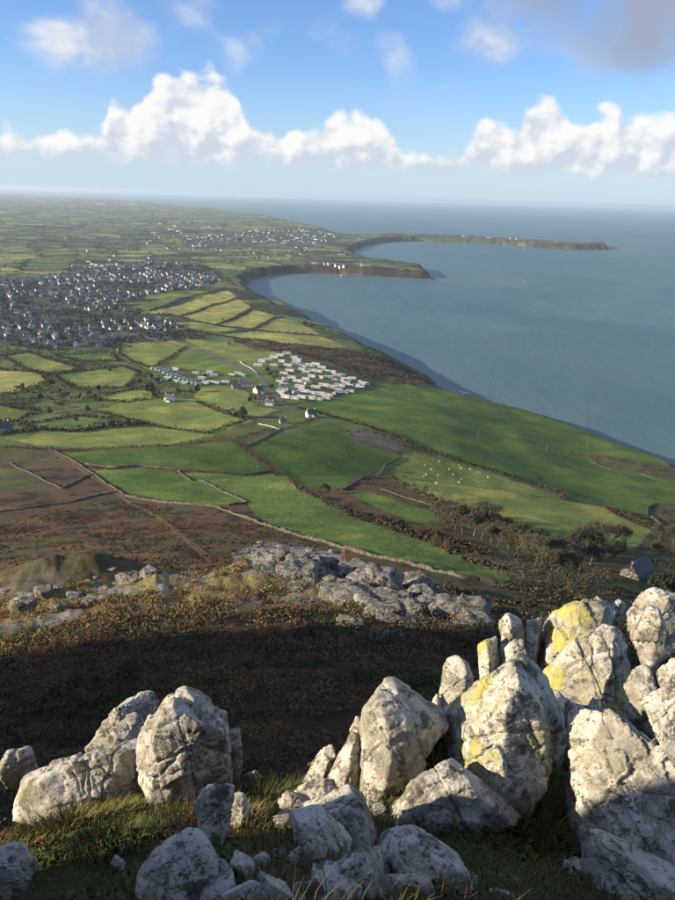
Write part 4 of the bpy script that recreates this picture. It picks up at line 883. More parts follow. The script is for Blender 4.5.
MIDT = [(18, 392), (22, 390), (28, 393), (145, 380), (152, 378), (158, 382), (160, 388), (150, 393), (154, 396), (190, 395), (198, 392), (178, 392), (116, 352), (115, 345), (270, 376), (276, 380), (272, 388), (268, 372), (282, 372), (243, 418), (236, 417), (228, 416), (250, 402), (60, 392), (70, 390), (52, 386), (80, 398), (90, 396), (98, 390), (40, 400), (66, 402), (110, 372), (140, 384), (134, 390), (170, 382), (205, 378), (30, 420), (50, 414), (88, 412), (60, 408), (112, 428), (128, 426), (76, 424), (20, 345), (60, 347), (92, 350), (130, 348), (8, 350)]
for i, (x, y) in enumerate(MIDT): plant_tree(EVER if i % 3 else TREES, ti+i//3, at(x, y, 60.), random.uniform(.7, 1.25), 'hedgerow tree among the small fields below the town' if i % 3 else 'bare hedgerow tree among the small fields below the town', 'hedgerow trees', 'hedgerow_tree')
def shrub(pos, rad, hgt, col, label, group, seed, name='shrub', nl=90):
    q = np.random.default_rng(seed); e = empty(name, (pos[0], pos[1], pos[2]-.05)); TV, TF = [], []; cs = []
    for k in range(6):
        a = q.uniform(0, 6.28); t = np.array([math.cos(a)*rad*.5, math.sin(a)*rad*.5, hgt*q.uniform(.45, .75)]); tube(TV, TF, (0, 0, -.2), t, .06, .03, 4); cs.append(t)
    cs.append(np.array([0, 0, hgt*.55])); link('stem', mesh_np('stem', TV, TF), M['bark'], e)
    lv, lf, lc = leaves(cs, [[rad*.55, rad*.55, hgt*.4]]*len(cs), nl//4, .2, col, seed, .3); link('foliage', mesh_np('foliage', lv, lf, lc), M['leaf'], e)
    tag(e, label, 'shrub', group)
sd = 400
def shrubs(pxs, rad, hgt, col, label, group):
    global sd
    for (x, y) in pxs:
        sd += 1; s = random.uniform(.75, 1.35); c_ = np.array(col)*random.uniform(.75, 1.3); shrub(at(x, y, 60.), rad*s, hgt*s, c_, label, group, sd)
shrubs([(404, 478), (414, 487), (425, 490), (446, 499), (462, 503), (478, 510), (495, 517), (512, 524), (528, 530), (545, 537), (388, 470), (372, 478), (362, 484)], 3.2, 3.0, (.085, .065, .04), 'round brown bush on the bank along the sheep pasture', 'bushes along the sheep pasture')
shrubs([(352, 436), (358, 432), (366, 431), (375, 434), (384, 437), (392, 440), (348, 432), (400, 446)], 2.6, 2.0, (.055, .045, .025), 'dark gorse bush on the rim of the old quarry in the fields', 'bushes round the quarry')
shrubs([(565, 452), (573, 453), (580, 455), (602, 458), (612, 460), (622, 462), (632, 464), (642, 466), (652, 468), (662, 470), (672, 472), (648, 474), (660, 477), (672, 480), (636, 470)], 3.2, 2.6, (.10, .062, .035), 'rusty brown shrub in the pit on the seaward slope', 'shrubs of the seaward pit')
shrubs([(662, 512), (670, 510), (676, 518), (668, 522), (674, 530), (664, 520)], 3.0, 2.2, (.09, .07, .04), 'brown shrub inside the curved wall', 'shrubs inside the curved wall')
shrubs([(520, 580), (540, 582), (556, 585), (572, 584), (590, 586), (606, 588), (500, 574), (530, 572), (550, 575), (580, 578), (486, 566), (512, 565), (470, 556), (565, 560), (585, 560), (600, 575), (560, 580), (545, 562), (560, 590), (580, 592), (600, 594), (650, 560), (640, 552), (668, 572)], 5.2, 4.0, (.078, .066, .038), 'olive brown thicket shrub on the flank above the stone cottage', 'thicket shrubs')
# ------------------------------------------------------------------ hedges and dry-stone walls
def resample(q, step):
    seg = np.linalg.norm(np.diff(q[:, :2], axis=0), axis=1); s = np.concatenate([[0], np.cumsum(seg)]); t = np.arange(0, s[-1], step)
    return np.column_stack([np.interp(t, s, q[:, 0]), np.interp(t, s, q[:, 1])])
hs = 900
def hedge(px, w_, h_, label, col=(.062, .052, .030), step=1.6, nl=9, group=None, size=None):
    global hs; hs += 1; gg = np.random.default_rng(hs); q = resample(atl(px, 60.), step)
    q = q+gg.normal(0, w_*.12, q.shape); P_ = with_z(q); s = (1+.55*fbm(np.arange(len(q))/5., np.zeros(len(q))+hs, oct=3, seed=hs % 90))*gg.uniform(.7, 1.3, len(q))
    s = np.clip(s, .35, 2.2); P_[:, 2] += h_*s*.42
    c_ = np.array(col)*gg.uniform(.7, 1.35, (len(q), 1)); loc = P_[0].copy(); loc[2] = float(ground_z(loc[0], loc[1]))
    o = leaf_obj('hedge', [leaves(P_, np.column_stack([w_*.55*s, w_*.55*s, h_*.55*s]), nl, size or .30*max(1, w_*.45), c_, hs, .4)], loc=loc)
    return tag(o, label, 'hedge', group)
def wall(px, label, h_=1.3, w_=.7, group=None, m='drystone', step=2.2):
    global hs; hs += 1; gg = np.random.default_rng(hs); q = resample(atl(px, 60.), step); z = ground_z(q[:, 0], q[:, 1])
    if len(q) < 2: return
    d = np.gradient(q, axis=0); d /= np.linalg.norm(d, axis=1, keepdims=True)+1e-9; nrm = np.column_stack([-d[:, 1], d[:, 0]])
    hh_ = h_*.8*gg.uniform(.55, 1.25, len(q)); q = q+gg.normal(0, .25, q.shape); w_ = w_*.75; V_ = []
    for sg, k, zz in ((1, .5, -.5), (1, .36, None), (-1, .36, None), (-1, .5, -.5)):
        p = q+nrm*w_*k*sg; V_.append(np.column_stack([p, z+(hh_ if zz is None else zz)]))
    V_ = np.stack(V_, 1); n = len(q); i = np.arange(n*4).reshape(n, 4); Fs = [np.stack([i[:-1, a], i[:-1, a+1], i[1:, a+1], i[1:, a]], -1) for a in range(3)]
    Fs += [i[[0]][:, ::-1], i[[-1]]]
    loc = np.array([q[0, 0], q[0, 1], z[0]]); o = link('stone_fence', mesh_np('stone_fence', V_.reshape(-1, 3)-loc, np.vstack(Fs)), M[m], None, loc)
    return tag(o, label, 'wall', group)
hedge([(-10, 447), (60, 451), (110, 449), (170, 446), (205, 442), (232, 440), (262, 432), (290, 428), (318, 417)], 2.6, 2.6, 'long dark hedge between the bracken fields and the strip pasture', nl=12)
wall([(46, 446), (70, 459), (95, 475), (112, 487), (125, 496)], 'stone wall climbing beside the bracken track')
wall([(125, 496), (165, 503), (215, 507), (250, 520), (300, 537), (345, 549), (400, 562), (460, 578), (512, 585)], 'long dry-stone wall along the lower edge of the bracken hill', 1.5, .9)
wall([(85, 464), (115, 468), (141, 466), (170, 469), (215, 472), (245, 475), (272, 471)], 'bent wall between the two dark green terraces', 1.4)
wall([(178, 471), (200, 481), (215, 487), (235, 497), (247, 503), (224, 506)], 'wall ending in a hook beside the bright green terrace', 1.3)
wall([(-10, 514), (30, 508), (70, 503), (100, 495), (120, 492)], 'straw-edged bank crossing the red bracken slope', 1.1, 1.4)
wall([(-10, 461), (25, 459), (60, 458)], 'short dark bank across the upper bracken field', 1.0, 1.0)
wall([(10, 463), (40, 478), (62, 489)], 'earth bank running down the upper bracken field', .9, 1.6)
wall([(62, 489), (80, 480), (92, 474)], 'bank beside the shadowed dip in the bracken', 1.3, 1.2)
hedge([(233, 441), (255, 458), (275, 471)], 2.2, 3.4, 'tall hedge casting a toothed shadow on the dark green field', nl=14)
hedge([(275, 472), (300, 490), (330, 505), (352, 512)], 3.0, 2.0, 'scrubby hedge running down from the toothed hedge', col=(.07, .065, .035))
hedge([(297, 408), (322, 414), (350, 422), (380, 431), (420, 447), (450, 459), (500, 473), (560, 493), (610, 509), (652, 527)], 4.2, 2.3, 'thick double hedge along the top of the sheep pasture', col=(.075, .052, .032), nl=14)
wall([(402, 457), (385, 466), (362, 479), (342, 491)], 'lit stone wall on the edge of the dark green field', 1.5, 1.0)
hedge([(402, 455), (405, 447), (398, 441)], 3, 2.4, 'hedge hooking round the old quarry')
hedge([(376, 474), (396, 483), (415, 491), (440, 502), (480, 515), (530, 533), (580, 551)], 3.4, 2.2, 'ragged hedge along the bottom of the sheep pasture', col=(.08, .055, .034), nl=12)
wall([(380, 489), (400, 496), (425, 503), (440, 509)], 'broken stone line in the rough ground under the sheep pasture', .7, .8)
wall([(656, 503), (648, 508), (652, 517), (662, 526), (668, 532)], 'curved pale wall enclosing the shrubs', 1.6, 1.1)
wall([(590, 462), (600, 466), (618, 471), (640, 474), (655, 478)], 'rubble edge along the near side of the seaward pit', 1.0, 1.2)
wall([(520, 403), (545, 408), (570, 415), (600, 427), (640, 443), (690, 463)], 'thin wall and path along the seaward edge of the slope', .9, 1.5)
hedge([(120, 344), (120, 355), (135, 363), (150, 368)], 5, 3, 'dark hedge on the near side of the field under the town')
hedge([(187, 347), (176, 354), (165, 361), (152, 368)], 5, 3.2, 'diagonal hedge between two fields under the town')
wall([(187, 346), (203, 350), (225, 359), (243, 367), (258, 374)], 'pale lane wall leading down to the caravan parks', 1.2, 1.0)
wall([(240, 362), (258, 374)], 'white roadside wall beside the lane', 1.4, 1.2, m='concrete')
hedge([(196, 402), (220, 412), (246, 420)], 4, 2.4, 'hedge above the broad olive field')
hedge([(246, 421), (207, 434), (170, 429), (118, 417), (100, 412)], 4, 2.8, 'hedge below the broad olive field')
hedge([(-10, 436), (40, 430), (75, 432), (110, 426), (150, 424)], 6, 3, 'thick hedge behind the strip pasture')
hedge([(270, 350), (300, 354), (340, 366), (372, 379)], 6, 3.5, 'scrub belt behind the white caravans', col=(.06, .045, .03))
hedge([(285, 405), (310, 402), (345, 393), (372, 384)], 3, 2.0, 'neat hedge in front of the white caravans', col=(.04, .045, .024))
wall([(258, 424), (272, 427), (280, 430)], 'bright white wall at the lane corner', 1.2, .8, m='concrete')
wall([(246, 447), (262, 440), (282, 430)], 'stone wall between the lane corner and the toothed hedge', 1.4, 1.0)
NMH = ['hedge ringing the wedge field below the white house', 'hedge round the oval field by the farm', 'hedge round the bright field in the middle of the small fields', 'hedge round the narrow green sliver field', 'hedge round the pale field at the edge of the small fields', 'hedge round the long field under the town', 'hedge round the dull green corner field']
for i, k in enumerate([13, 14, 15, 16, 17, 18, 19]):
    pp = FIELDS[k][2]; c0 = np.mean(pp, 0); hedge([tuple(c0+(np.array(p)-c0)*np.array([1.03, 1.08])) for p in pp+[pp[0]]], 6.5, 3.6, NMH[i], step=2.4, nl=10, col=(.058, .048, .028), size=.7)
for i, (k, lb) in enumerate([([(181, 316), (239, 298)], 'first hedge across the pale fields above the bay'), ([(217, 325), (253, 308)], 'second hedge across the pale fields above the bay'), ([(252, 330), (283, 317)], 'third hedge across the pale fields above the bay'), ([(180, 318), (218, 326), (256, 330)], 'hedge along the lower side of the pale fields'), ([(222, 333), (256, 330.5), (322, 336.5)], 'hedge over the lowest pale field'), ([(146, 314), (180, 317)], 'hedge at the town end of the pale fields'), ([(185, 330), (222, 336), (280, 344), (330, 350)], 'broad scrub belt under the pale fields'), ([(150, 311), (180, 300), (228, 289)], 'hedge between the town gardens and the pale fields')]):
    hedge(k, 5.0 if 'belt' not in lb else 9, 3.0, lb, step=3, nl=10, size=.9)
def strip(name, px, w_, col, step=4., lift=.06):
    q = resample(atl(px, 60.), step); d = np.gradient(q, axis=0); d /= np.linalg.norm(d, axis=1, keepdims=True)+1e-9; nn = np.column_stack([-d[:, 1], d[:, 0]])*w_/2
    gg_ = np.random.default_rng(len(px)); cols = [q+nn*k for k in (-1, -.33, .33, 1)]; V_ = np.stack([np.column_stack([c, ground_z(c[:, 0], c[:, 1])+lift]) for c in cols], 1); n = len(q); i = np.arange(n*4).reshape(n, 4)
    Fs = np.vstack([np.stack([i[:-1, a], i[:-1, a+1], i[1:, a+1], i[1:, a]], -1) for a in range(3)])[:, ::-1]
    o = link(name, mesh_np(name, V_.reshape(-1, 3), Fs, np.tile(np.array(col), (n*4, 1))*gg_.uniform(.75, 1.2, (n*4, 1))), M['ground']); return tag(o, kind='structure')
strip('road', [(120, 332), (150, 338), (187, 348), (225, 361), (258, 376), (272, 392), (284, 405), (297, 411)], 6, (.16, .155, .145), lift=.35)
strip('track', [(47, 449), (70, 462), (97, 480), (125, 500), (150, 512), (172, 527), (190, 543), (206, 556)], 3.0, (.17, .105, .06), lift=.2)
strip('caravan_park_road', [(278, 386), (300, 375), (318, 368)], 5, (.17, .165, .15), lift=.3)
strip('caravan_park_road', [(284, 400), (310, 390), (340, 383), (362, 386)], 5, (.17, .165, .15), lift=.3)
strip('path', [(400, 435), (440, 447), (500, 455), (540, 452)], 1.6, (.15, .15, .06), lift=.12)
# scrub and gardens of the middle distance, hedgerows of the plain: too many to count
def scrub_fill(poly, n, rad, size, cols, seed, name, label, nl=8, avoid=True):
    q = atl(poly)[:, :2]; gg = np.random.default_rng(seed); b0, b1 = q.min(0), q.max(0); c = b0+(b1-b0)*gg.random((n*8, 2))
    k = inside(q, c[:, 0], c[:, 1])
    if avoid:
        for f_ in fpoly: k &= ~inside(f_[:, :2], c[:, 0], c[:, 1])
    k &= fbm(c[:, 0]/28., c[:, 1]/28., oct=3, seed=seed) > -.12; c = c[k][:n]; P_ = with_z(c); s = gg.uniform(.5, 1.5, len(c))*rad; P_[:, 2] += s*.35
    tag(leaf_obj(name, [leaves(P_, np.column_stack([s, s, s*.8]), nl, size, np.asarray(cols)[gg.integers(0, len(cols), len(c))], seed, .4)]), label, kind='stuff')
SC = [(.085, .068, .036), (.066, .06, .032), (.10, .08, .042), (.055, .06, .028), (.11, .072, .038)]
scrub_fill([(-12, 350), (120, 348), (150, 372), (240, 376), (262, 405), (240, 418), (150, 426), (60, 438), (-12, 438)], 1300, 2.4, .6, SC, 61, 'scrub', 'brown scrub and brambles between the small fields below the town')
scrub_fill([(232, 338), (280, 344), (340, 349), (372, 352), (405, 366), (438, 386), (405, 385), (372, 382), (330, 362), (290, 351), (240, 348)], 1500, 2.0, .8, [(.10, .058, .034), (.075, .05, .03), (.12, .075, .045)], 62, 'cliff_scrub', 'rusty scrub covering the sea cliff behind the caravans')
scrub_fill(TOWN, 4600, 4.2, 1.7, [(.036, .038, .022), (.05, .044, .028), (.045, .055, .026)], 63, 'garden_trees', 'garden trees and hedges scattered through the town', 5)
gg = np.random.default_rng(64); k = np.where((r_ > 1350) & (r_ < 6500) & (cb < 5) & (d_ > 60) & (np.abs(az_) < 37) & ~tw & (GZ.ravel() > 10))[0]
for f_ in fpoly[:7]: k = k[~inside(f_[:, :2], X[k], Y[k])]
k = gg.choice(k, min(8000, len(k)), False); s = gg.uniform(1.6, 4.5, len(k)); P_ = np.column_stack([X[k]+gg.normal(0, 2, len(k)), Y[k]+gg.normal(0, 2, len(k)), Z[k]+s*.35])
tag(leaf_obj('hedgerows', [leaves(P_, np.column_stack([s*1.5, s*1.5, s*.7]), 5, s*.42, np.asarray(SC)[gg.integers(0, 4, len(k))], 65, .35)]), 'hedgerows and copses of the far plain', kind='stuff')

# ------------------------------------------------------------------ houses
WALLM = {'white': 'render', 'cream': 'cream', 'grey': 'greyr', 'stone': 'stone'}
def far_house_mesh(L, W, h_, rh, wm, chim=True):
    b = MB().gable(L, W, h_, rh, -2.0, 0); b.roof(L, W, h_, rh, .3, .2, 1)
    if chim: b.box(-L/2+.15, -L/2+.95, -.4, .4, h_, h_+rh+1.0, 0); b.box(L/2-.95, L/2-.15, -.4, .4, h_, h_+rh+1.0, 0)
    for sg in (-1, 1):
        for fl in range(2 if h_ > 4 else 1):
            for t in np.linspace(-.34, .34, max(2, int(L/3.2))): b.box(L*t-.5, L*t+.5, sg*(W/2-.05), sg*(W/2+.06), 1.0+fl*2.5, 2.1+fl*2.5, 2)
    return b.mesh('house', (M[wm], M['slate'], M['glass']))
HM = {c: [far_house_mesh(*d, WALLM[c]) for d in ((10, 7.5, 5.2, 2.6), (14, 7, 3.0, 2.4), (9, 7, 5.0, 2.8), (22, 8, 5.2, 2.6))] for c in WALLM}
def near_house(pos, rz, L, W, h_, rh, wm, label, group=None, ext=False, name='house'):
    e = empty(name, pos, rz); wl = MB().gable(L, W, h_, rh, -2.0)
    if ext: wl.poly(*[(lambda v: [(x+L*.15, y-W*.75, z) for x, y, z in v])(MB().gable(L*.4, W*.6, h_*.6, rh*.5, -2).v), MB().gable(1, 1, 1, 1).f])
    wl.build('wall', M[WALLM[wm]], e)
    rf = MB().roof(L, W, h_, rh, .35, .22).build('roof', M['slate'], e)
    if ext:
        rr2 = MB().roof(L*.4, W*.6, h_*.6, rh*.5, .25, .2); rr2.v = [(x+L*.15, y-W*.75, z) for x, y, z in rr2.v]; rr2.build('porch_roof', M['slate'], e)
    for sg in (-1, 1): MB().box(sg*(L/2-.55)-.4, sg*(L/2-.55)+.4, -.42, .42, h_+rh*.7, h_+rh+1.1).build('chimney', M[WALLM[wm]], rf)
    for sg in (-1, 1):
        for fl in range(2 if h_ > 4 else 1):
            for t in (-.32, 0, .32):
                if fl == 0 and t == 0: MB().box(-.5, .5, sg*(W/2-.05), sg*(W/2+.07), 0, 2.1).build('door', M['door'], e); continue
                wn = MB().box(L*t-.55, L*t+.55, sg*(W/2-.05), sg*(W/2+.05), 1.0+fl*2.5, 2.2+fl*2.5).build('window', M['glass'], e)
                MB().box(L*t-.65, L*t+.65, sg*(W/2-.02), sg*(W/2+.12), .86+fl*2.5, 1.0+fl*2.5).build('sill', M['render'], wn)
    tag(e, label, 'house', group); return e
# the near, separate houses
for (x, y, rz, L, W, h_, rh, c, lb, ext) in [
    (311, 417, .5, 9, 6.5, 4.4, 3.0, 'white', 'small white farmhouse alone above the dark green field', True), (283, 423, .3, 6, 4.5, 2.6, 1.8, 'white', 'little white cottage by the lane corner', False),
    (170, 401, -.3, 10, 7, 4.6, 2.8, 'white', 'white farmhouse in trees beside the broad olive field', True), (3, 431, .9, 12, 7.5, 3.6, 4.2, 'white', 'white house with a steep gable end by the bracken fields', True),
    (258, 393, .9, 9, 7, 5.0, 3.0, 'cream', 'cream farmhouse gable at the head of the caravan park', True), (263, 402, .2, 11, 6, 3.2, 2.4, 'white', 'white farm building beside the cream gable', False),
    (246, 386, .1, 16, 7, 3.5, 2.6, 'grey', 'long grey farm shed behind the cream gable', False), (236, 388, .3, 9, 6, 3.0, 2.4, 'grey', 'small grey barn left of the long farm shed', False),
    (270, 405, -.3, 8, 6, 3.0, 2.2, 'white', 'low white outhouse at the end of the farm', False), (229, 345, .2, 6, 5, 2.6, 1.8, 'white', 'tiny white hut at the foot of the pale fields', False), (233, 411, .1, 4, 3, 2.0, 1.2, 'white', 'tiny white shed in the field below the green caravans', False)]:
    near_house(at(x, y, 60.), rz, L, W, h_, rh, c, lb, None, ext)
cot = near_house(at(636, 577, 60.), .75, 11, 6.5, 3.2, 3.4, 'stone', 'stone cottage with a slate roof among the thicket trees', None, False, 'cottage')
# town houses: the nearest 300 are built one by one
q = town; gg = np.random.default_rng(77); b0, b1 = q.min(0), q.max(0); HP = []
ang0 = .45
for u in np.arange(-2600, 2600, 23.):
    for v in np.arange(-400, 4200, 14.):
        x = u*math.cos(ang0)-v*math.sin(ang0)+gg.normal(0, 3.5); y = u*math.sin(ang0)+v*math.cos(ang0)+gg.normal(0, 3.5); HP.append((x, y))
HP = np.array(HP); k = inside(q, HP[:, 0], HP[:, 1]); HP = HP[k]
k = (fbm(HP[:, 0]/110., HP[:, 1]/110., oct=2, seed=78) > -.12) & (gg.random(len(HP)) < .62); HP = HP[k]
k = ~np.any([inside(f_[:, :2], HP[:, 0], HP[:, 1]) for f_ in fpoly[:9]], axis=0); HP = HP[k]
vis = np.array([abs(math.degrees(math.atan2(a, b))) < 27.5 for a, b in HP]); HP = HP[vis]
HP = HP[np.argsort(np.hypot(HP[:, 0], HP[:, 1]))]
hz_ = ground_z(HP[:, 0], HP[:, 1]); zone = fbm(HP[:, 0]/160., HP[:, 1]/160., oct=2, seed=79)
LBL = {'white': 'white rendered house with a slate roof in the town', 'cream': 'cream rendered house with a slate roof in the town', 'grey': 'grey pebbledashed house with a slate roof in the town', 'stone': 'brown stone house with a slate roof in the town'}
rest = MB(); cnt = 0
for i, (x, y) in enumerate(HP):
    t = gg.random(); c = 'white' if t < .26+.3*zone[i] else ('cream' if t < .38 else ('grey' if t < .78 else 'stone')); sh_ = gg.choice([0, 0, 1, 2, 2, 3], p=[.2, .2, .25, .1, .15, .1])
    rz = ang0+gg.choice([0, math.pi/2], p=[.7, .3])+gg.normal(0, .22)+.5*zone[i]
    if i < 288:
        o = bpy.data.objects.new('town_house', HM[c][sh_]); COL.objects.link(o); o.location = (x, y, hz_[i]); o.rotation_euler[2] = rz; s = gg.uniform(.75, 1.02); o.scale = (s, s, s*gg.uniform(.9, 1.1))
        tag(o, LBL[c] if sh_ < 3 else LBL[c].replace('house', 'terrace row'), 'house', 'houses of the town')
    else:
        L, W, h_, rh = ((10, 7.5, 5.2, 2.6), (14, 7, 3.0, 2.4), (9, 7, 5, 2.8), (22, 8, 5.2, 2.6))[sh_]; b = MB().gable(L, W, h_, rh, -2, {'white': 0, 'cream': 1, 'grey': 2, 'stone': 3}[c]); b.roof(L, W, h_, rh, .3, .2, 4)
        cs, sn = math.cos(rz), math.sin(rz); rest.poly([(x+a*cs-d*sn, y+a*sn+d*cs, hz_[i]+e_) for a, d, e_ in b.v], b.f); rest.mi[-len(b.f):] = b.mi
# far villages
def far_village(poly, n, seed, white=.5):
    qv = atl(poly)[:, :2]; gv = np.random.default_rng(seed); c0, c1 = qv.min(0), qv.max(0); c = c0+(c1-c0)*gv.random((n*10, 2)); c = c[inside(qv, c[:, 0], c[:, 1])][:n]; zz = ground_z(c[:, 0], c[:, 1])
    for (x, y), z in zip(c, zz):
        L, W, h_, rh = ((11, 8, 5.2, 2.8), (15, 8, 3.4, 2.6), (26, 9, 5.2, 3))[gv.integers(0, 3)]; mi = 0 if gv.random() < white else int(gv.integers(1, 4)); b = MB().gable(L, W, h_, rh, -3, mi); b.roof(L, W, h_, rh, .3, .25, 4)
        rz = gv.uniform(0, 3.14); cs, sn = math.cos(rz), math.sin(rz); rest.poly([(x+a*cs-d*sn, y+a*sn+d*cs, z+e_) for a, d, e_ in b.v], b.f); rest.mi[-len(b.f):] = b.mi
far_village(VILL, 190, 1, .12); far_village([(60, 236), (170, 226), (200, 240), (150, 262), (90, 258)], 45, 2, .3); far_village([(215, 250), (330, 246), (300, 256), (230, 262)], 26, 3, .3); far_village([(110, 224), (200, 218), (220, 228), (130, 236)], 22, 4, .3)
far_village([(70, 262), (120, 258), (122, 268), (75, 272)], 14, 5, .8)
rm = rest.mesh('distant_houses', (M['render'], M['cream'], M['greyr'], M['stone'], M['slate'])); tag(link('distant_houses', rm), 'mass of distant houses of the far town and villages', kind='stuff')
# harbour houses and quay on the first headland, cottages on the second
for i, (x, y, lb, g_p) in enumerate([(313, 271.6, 'white boat house in the row under the headland cliff', 'row under the headland'), (317, 271.8, 0, 0), (325, 272.4, 0, 0), (329, 272.6, 0, 0), (336, 273, 0, 0), (340, 273.2, 0, 0), (344, 273.4, 0, 0)]):
    w_ = on_plane(np.array([x]), np.array([y+.4]), 1.)[0]; w_[1] += 4; o = bpy.data.objects.new('boat_house', HM['white'][0]); COL.objects.link(o); o.location = (w_[0], w_[1], max(.2, float(ground_z(*w_)))); o.rotation_euler[2] = .15*i; o.scale = (1.2, 1.2, 1.3)
    tag(o, 'white boat house in the row under the headland cliff', 'house', 'boat houses under the headland')
for (x, y, c, lb) in [(365, 274.5, 'cream', 'long cream harbour building at the root of the quay'), (342, 255.6, 'white', 'white clubhouse on the cliff top between the two bays'), (465, 241.5, 'white', 'white cottage group by the second bay'), (490, 242.8, 'white', 'tiny white cottage under the far headland'), (512, 243.6, 'cream', 'pale inn building on the far headland beach'), (518, 244, 'white', 'white house at the end of the far headland beach'), (362, 240, 'white', 'white farm on the slope above the second bay'), (583, 240.6, 'white', 'small lookout hut on the tip of the far headland')]:
    w_ = on_plane(np.array([x]), np.array([y]), 2. if y > 240.8 and x > 360 else 29.)[0]; w_[1] += 10; o = bpy.data.objects.new('harbour_house', HM[c][3]); COL.objects.link(o); o.location = (w_[0], w_[1], max(.2, float(ground_z(*w_)))); o.rotation_euler[2] = .1; s = 1.5 if x > 360 else 1.3; o.scale = (s, s, s); tag(o, lb, 'house')
a_, b_ = on_plane(np.array([341., 372.]), np.array([275.6, 275.2]), 1.)
qd = b_-a_; qn = np.array([-qd[1], qd[0]])/np.linalg.norm(qd)*5
MB().poly([(*(a_-qn), -4), (*(b_-qn), -4), (*(b_+qn), -4), (*(a_+qn), -4), (*(a_-qn), 3), (*(b_-qn), 3), (*(b_+qn), 3), (*(a_+qn), 3)], [(0, 3, 2, 1), (4, 5, 6, 7), (0, 1, 5, 4), (1, 2, 6, 5), (2, 3, 7, 6), (3, 0, 4, 7)])
qb = MB().poly([(*(a_-qn), -4), (*(b_-qn), -4), (*(b_+qn), -4), (*(a_+qn), -4), (*(a_-qn), 3), (*(b_-qn), 3), (*(b_+qn), 3), (*(a_+qn), 3)], [(0, 3, 2, 1), (4, 5, 6, 7), (0, 1, 5, 4), (1, 2, 6, 5), (2, 3, 7, 6), (3, 0, 4, 7)]).build('quay', M['concrete']); tag(qb, 'low grey harbour quay below the first headland', 'quay')
# ------------------------------------------------------------------ caravans
def caravan(wm, rm_, name, label, group):
    e = empty(name, (0, 0, 0)); L, W = 11., 3.8
    MB().box(-L/2, L/2, -W/2, W/2, .5, 2.9).build('body', M[wm], e)
    b = MB(); x = L/2+.15; y = W/2+.15
    b.poly([(-x, -y, 2.9), (x, -y, 2.9), (x, y, 2.9), (-x, y, 2.9), (-x, 0, 3.55), (x, 0, 3.55)], [(0, 1, 5, 4), (2, 3, 4, 5), (0, 4, 3), (1, 2, 5), (0, 3, 2, 1)]); b.build('roof', M[rm_], e)
    sk = MB().box(-L/2+.2, L/2-.2, -W/2+.2, W/2-.2, -1.2, .5).build('skirt', M['concrete'], e)
    for sg in (-1, 1):
        for t in (-.36, -.12, .34): MB().box(L*t-.75, L*t+.75, sg*(W/2-.03), sg*(W/2+.04), 1.35, 2.45).build('window', M['glass'], e)
        MB().box(L*.1-.42, L*.1+.42, sg*(W/2-.03), sg*(W/2+.04), .55, 2.5).build('door', M['wroof'], e)
    MB().box(L/2-.03, L/2+.05, -1.3, 1.3, 1.3, 2.5).build('window', M['glass'], e); MB().box(-L/2-.05, -L/2+.03, -1.3, 1.3, 1.3, 2.5).build('window', M['glass'], e)
    return tag(e, label, 'caravan', group)
WC = caravan('render', 'wroof', 'static_caravan', 'white static caravan in the cliff-edge caravan park', 'caravans of the white park')
WG = caravan('render', 'sroof', 'static_caravan', 'white static caravan with a grey roof in the cliff-edge park', 'grey-roofed caravans of the white park')
GC = caravan('gpaint', 'groof', 'holiday_chalet', 'pale green chalet in the small park below the lane', 'chalets of the green park')
wp = [(258, 366), (262, 362), (268, 360), (274, 358), (280, 356), (287, 354), (294, 358), (297, 361), (300, 364), (303, 367), (296, 364), (302, 370), (310, 366), (316, 365), (322, 368), (306, 373), (312, 371), (318, 372), (326, 372), (332, 373), (337, 376), (343, 376), (312, 377), (320, 378), (328, 378), (334, 380), (340, 381), (346, 380), (352, 379), (358, 382), (364, 384), (356, 386), (348, 387), (340, 386), (332, 388), (324, 386), (316, 388), (308, 384), (300, 388), (280, 382), (286, 380), (292, 378), (284, 386), (290, 390), (296, 393), (304, 392), (312, 394), (320, 395), (328, 396), (336, 394), (344, 393), (350, 392), (286, 398), (294, 399), (302, 398), (310, 399), (318, 400), (326, 399), (280, 394), (282, 391), (274, 366), (282, 362), (288, 366), (290, 371), (284, 374), (360, 388), (366, 386), (338, 390), (346, 384), (298, 382), (306, 380)]
gg = np.random.default_rng(91); fw_, fg_ = True, True
for i, (x, y) in enumerate(wp):
    grey = gg.random() < .28
    if grey: o = WG if fg_ else copy_tree(WG); fg_ = False
    else: o = WC if fw_ else copy_tree(WC); fw_ = False
    p = at(x, y, 60.); o.location = p; o.rotation_euler[2] = -.18+gg.normal(0, .14)+(.9 if gg.random() < .08 else 0); s = gg.uniform(.95, 1.2); o.scale = (s*gg.uniform(.8, 1.1), s, s*gg.uniform(.9, 1.05))
gp = [(154, 369), (158, 370), (162, 371.5), (166, 373), (170, 375), (174, 376.5), (178, 378), (182, 379.5), (186, 381), (190, 382.5), (194, 384), (199, 385), (176, 370), (206, 375), (210, 373), (214, 376), (206, 384), (211, 383), (216, 384), (221, 384), (226, 383), (232, 376), (238, 374), (202, 379), (196, 374), (242, 376), (168, 379), (176, 382), (184, 384)]
for i, (x, y) in enumerate(gp):
    o = GC if i == 0 else copy_tree(GC); p = at(x, y, 60.); o.location = p; o.rotation_euler[2] = (.9 if i < 12 else -.2)+gg.normal(0, .12); o.scale = (.85, .9, .9)

